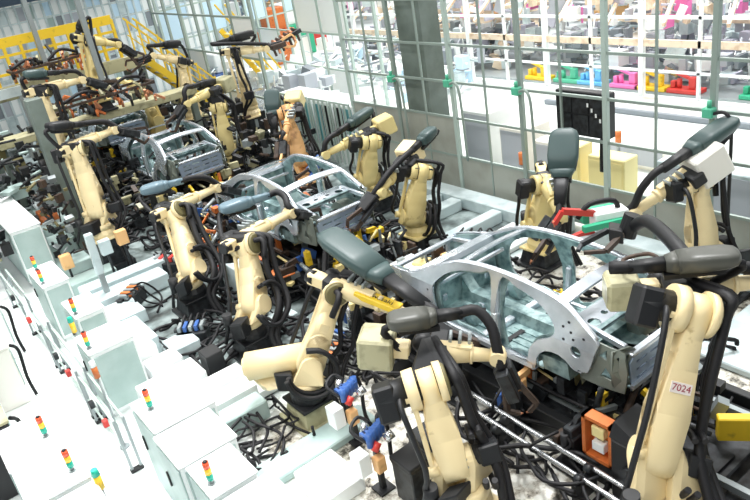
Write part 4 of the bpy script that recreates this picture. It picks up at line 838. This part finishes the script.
greebles((21.8, 6, 2.1), (26, 32.4, 3.2), 520, ['fgrey', 'fmid', 'white', 'beige', 'plate', 'flil', 'white', 'beige', 'fgrey', 'pink'], 'mixed parts carried on the upper level of the far gantry', 'far_machinery', 33, (.08, .6))
greebles((28, 5, .2), (38, 34.5, 4), 900, ['fgrey', 'white', 'white', 'beige', 'plate', 'orange_cream', 'pane', 'flil', 'fmid'], 'distant clutter of pale machines at the back of the hall', 'distant_machinery', 34, (.15, 1.1))
def far_fixture(y, c, lb, x=21.5):
    b = root('line_fixture', (x, y, .08), lb, 'line fixture', 'coloured fixtures on the far line')
    b.scale = (.85, .8, .85)
    MB().box((-.3, -.7, 0), (.3, .7, .16), None, .02).build('base', c, b)
    MB().box((-.12, -.45, .16), (.12, -.15, .6), None, .02).bar((0, -.3, .5), (0, .45, .72), .1).build('arm', c, b)
    MB().cyl((0, .3, .16), (0, .3, .5), .1).box((-.1, .45, .16), (.1, .65, .42), None, .02).build('holder', c, b)
for y, c, lb in [(10.3, 'green', 'green fixture on the far line at the right edge'), (12.7, 'red', 'red fixture on the far line'), (13.9, 'yellow', 'yellow fixture on the far line between the red and pink ones'), (14.9, 'pink', 'pink fixture on the far line'), (16.3, 'sky', 'sky blue fixture on the far line'), (17.4, 'mint', 'mint green fixture on the far line'), (18.8, 'yellow', 'yellow fixture on the far line left of the mint one')]: far_fixture(y, c, lb)

# ------------------------------------------------------------------ partitions and frames beyond the left part
def frame_wall(name, p, q, h, npost, rails, label, m='fence', mp=None, sheets=None, cat='partition', group=None):
    p, q = V(p), V(q); b = root(name, p, label, cat, group); d = q-p
    for i in range(npost+1): MB().bar(d*i/npost, d*i/npost+V((0, 0, h)), .1).build('post', m, b)
    for z in rails: MB().bar(V((0, 0, z)), d+V((0, 0, z)), .07).build('rail', m, b)
    if sheets:
        for i in range(npost):
            for j in range(len(rails)-1):
                c = sheets[(i*3+j*5+(i*j) % 4) % len(sheets)]
                if c: MB().bar(d*(i+.04)/npost+V((0, 0, (rails[j]+rails[j+1])/2)), d*(i+.96)/npost+V((0, 0, (rails[j]+rails[j+1])/2)), .03, rails[j+1]-rails[j]-.1).build('sheet', c, b)
    return b
frame_wall('mesh_partition', (11.7, 22.5, 0), (12.3, 33, 0), 5.5, 6, (.1, 1.6, 3.0, 4.4, 5.5), 'thin green grey framed partition beyond the slatted cabinets', 'fence', sheets=[None, None, None, 'white', None, None, None])
frame_wall('mesh_partition', (12.5, 33, 0), (20.5, 33.6, 0), 5.5, 7, (.1, 1.6, 3.0, 4.4, 5.5), 'pale framed partition crossing the hall behind the fence', 'fencel', sheets=['whitew', None, 'white', None, 'pane', None])
frame_wall('mesh_partition', (15.5, 19, 0), (16.5, 33, 0), 4.5, 7, (.1, 1.5, 2.9, 4.4), 'light framed enclosure beyond the column', 'fencel', sheets=[None, 'white', None, None, None])
frame_wall('glazed_partition', (-6, 36, 0), (18, 38, 0), 8, 60, (.1, 1.0, 1.8, 2.6, 3.4, 4.2, 4.9, 5.6), 'wall of pale blue and white panels behind the platform', 'plate', sheets=['pane', 'white', 'fgrey', 'white', 'white', 'pane', 'white', 'teal', 'white', 'plate', 'white', 'fmid', 'white'])
solid('dark_beam', (-4, 35.2, 5.75), (14, 35.7, 6.4), 'darkblue', 'dark blue roof beam over the pale panels at top left', 'beam')
for k2, (x, y, z0, wd, h, c, lb) in enumerate([(20.5, 37, 0, 1.6, 3.0, 'orange', 'orange machine in the distance at top left'), (14.5, 32, 0, 1.4, 2.2, 'blue', 'deep blue machine in the distance above the raised robots'), (24, 40, 0, 2.2, 2.4, 'red', 'red crate in the distance behind the fence corner'), (22, 38, 0, 2, 3, 'green', 'green machine in the distance at top left'), (27, 33, 0, 1.4, 2, 'pink', 'pink and white box in the distance')]):
    b = root('distant_machine', (x, y, z0), lb, 'machine'); MB().box((-wd/2, -wd/2, 0), (wd/2, wd/2, h*.6), None, .04).build('body', c, b); MB().box((-wd/3, -wd/3, h*.6), (wd/3, wd/3, h), None, .04).cyl((wd*.3, 0, h*.6), (wd*.3, 0, h), .1).build('tower', 'white' if k2 % 2 else c, b)
greebles((13, 23, .1), (14.9, 32, 1.7), 170, ['white', 'plate', 'fgrey', 'whitew', 'fmid', 'white', 'silver'], 'pale low machines beyond the slatted cabinets', 'distant_machinery', 35, (.1, .6))
greebles((17, 20, .1), (20.4, 32, 1.4), 170, ['white', 'plate', 'fgrey', 'whitew', 'fmid', 'white', 'pane'], 'pale low machines between the light enclosure and the far line', 'distant_machinery', 37, (.1, .7))
greebles((18.5, 42, .1), (42, 60, 3.5), 600, ['white', 'plate', 'fgrey', 'pane', 'fmid', 'orange_cream', 'whitew', 'silver', 'teal'], 'distant pale machines along the top of the picture', 'distant_machinery', 36, (.2, 1.4))
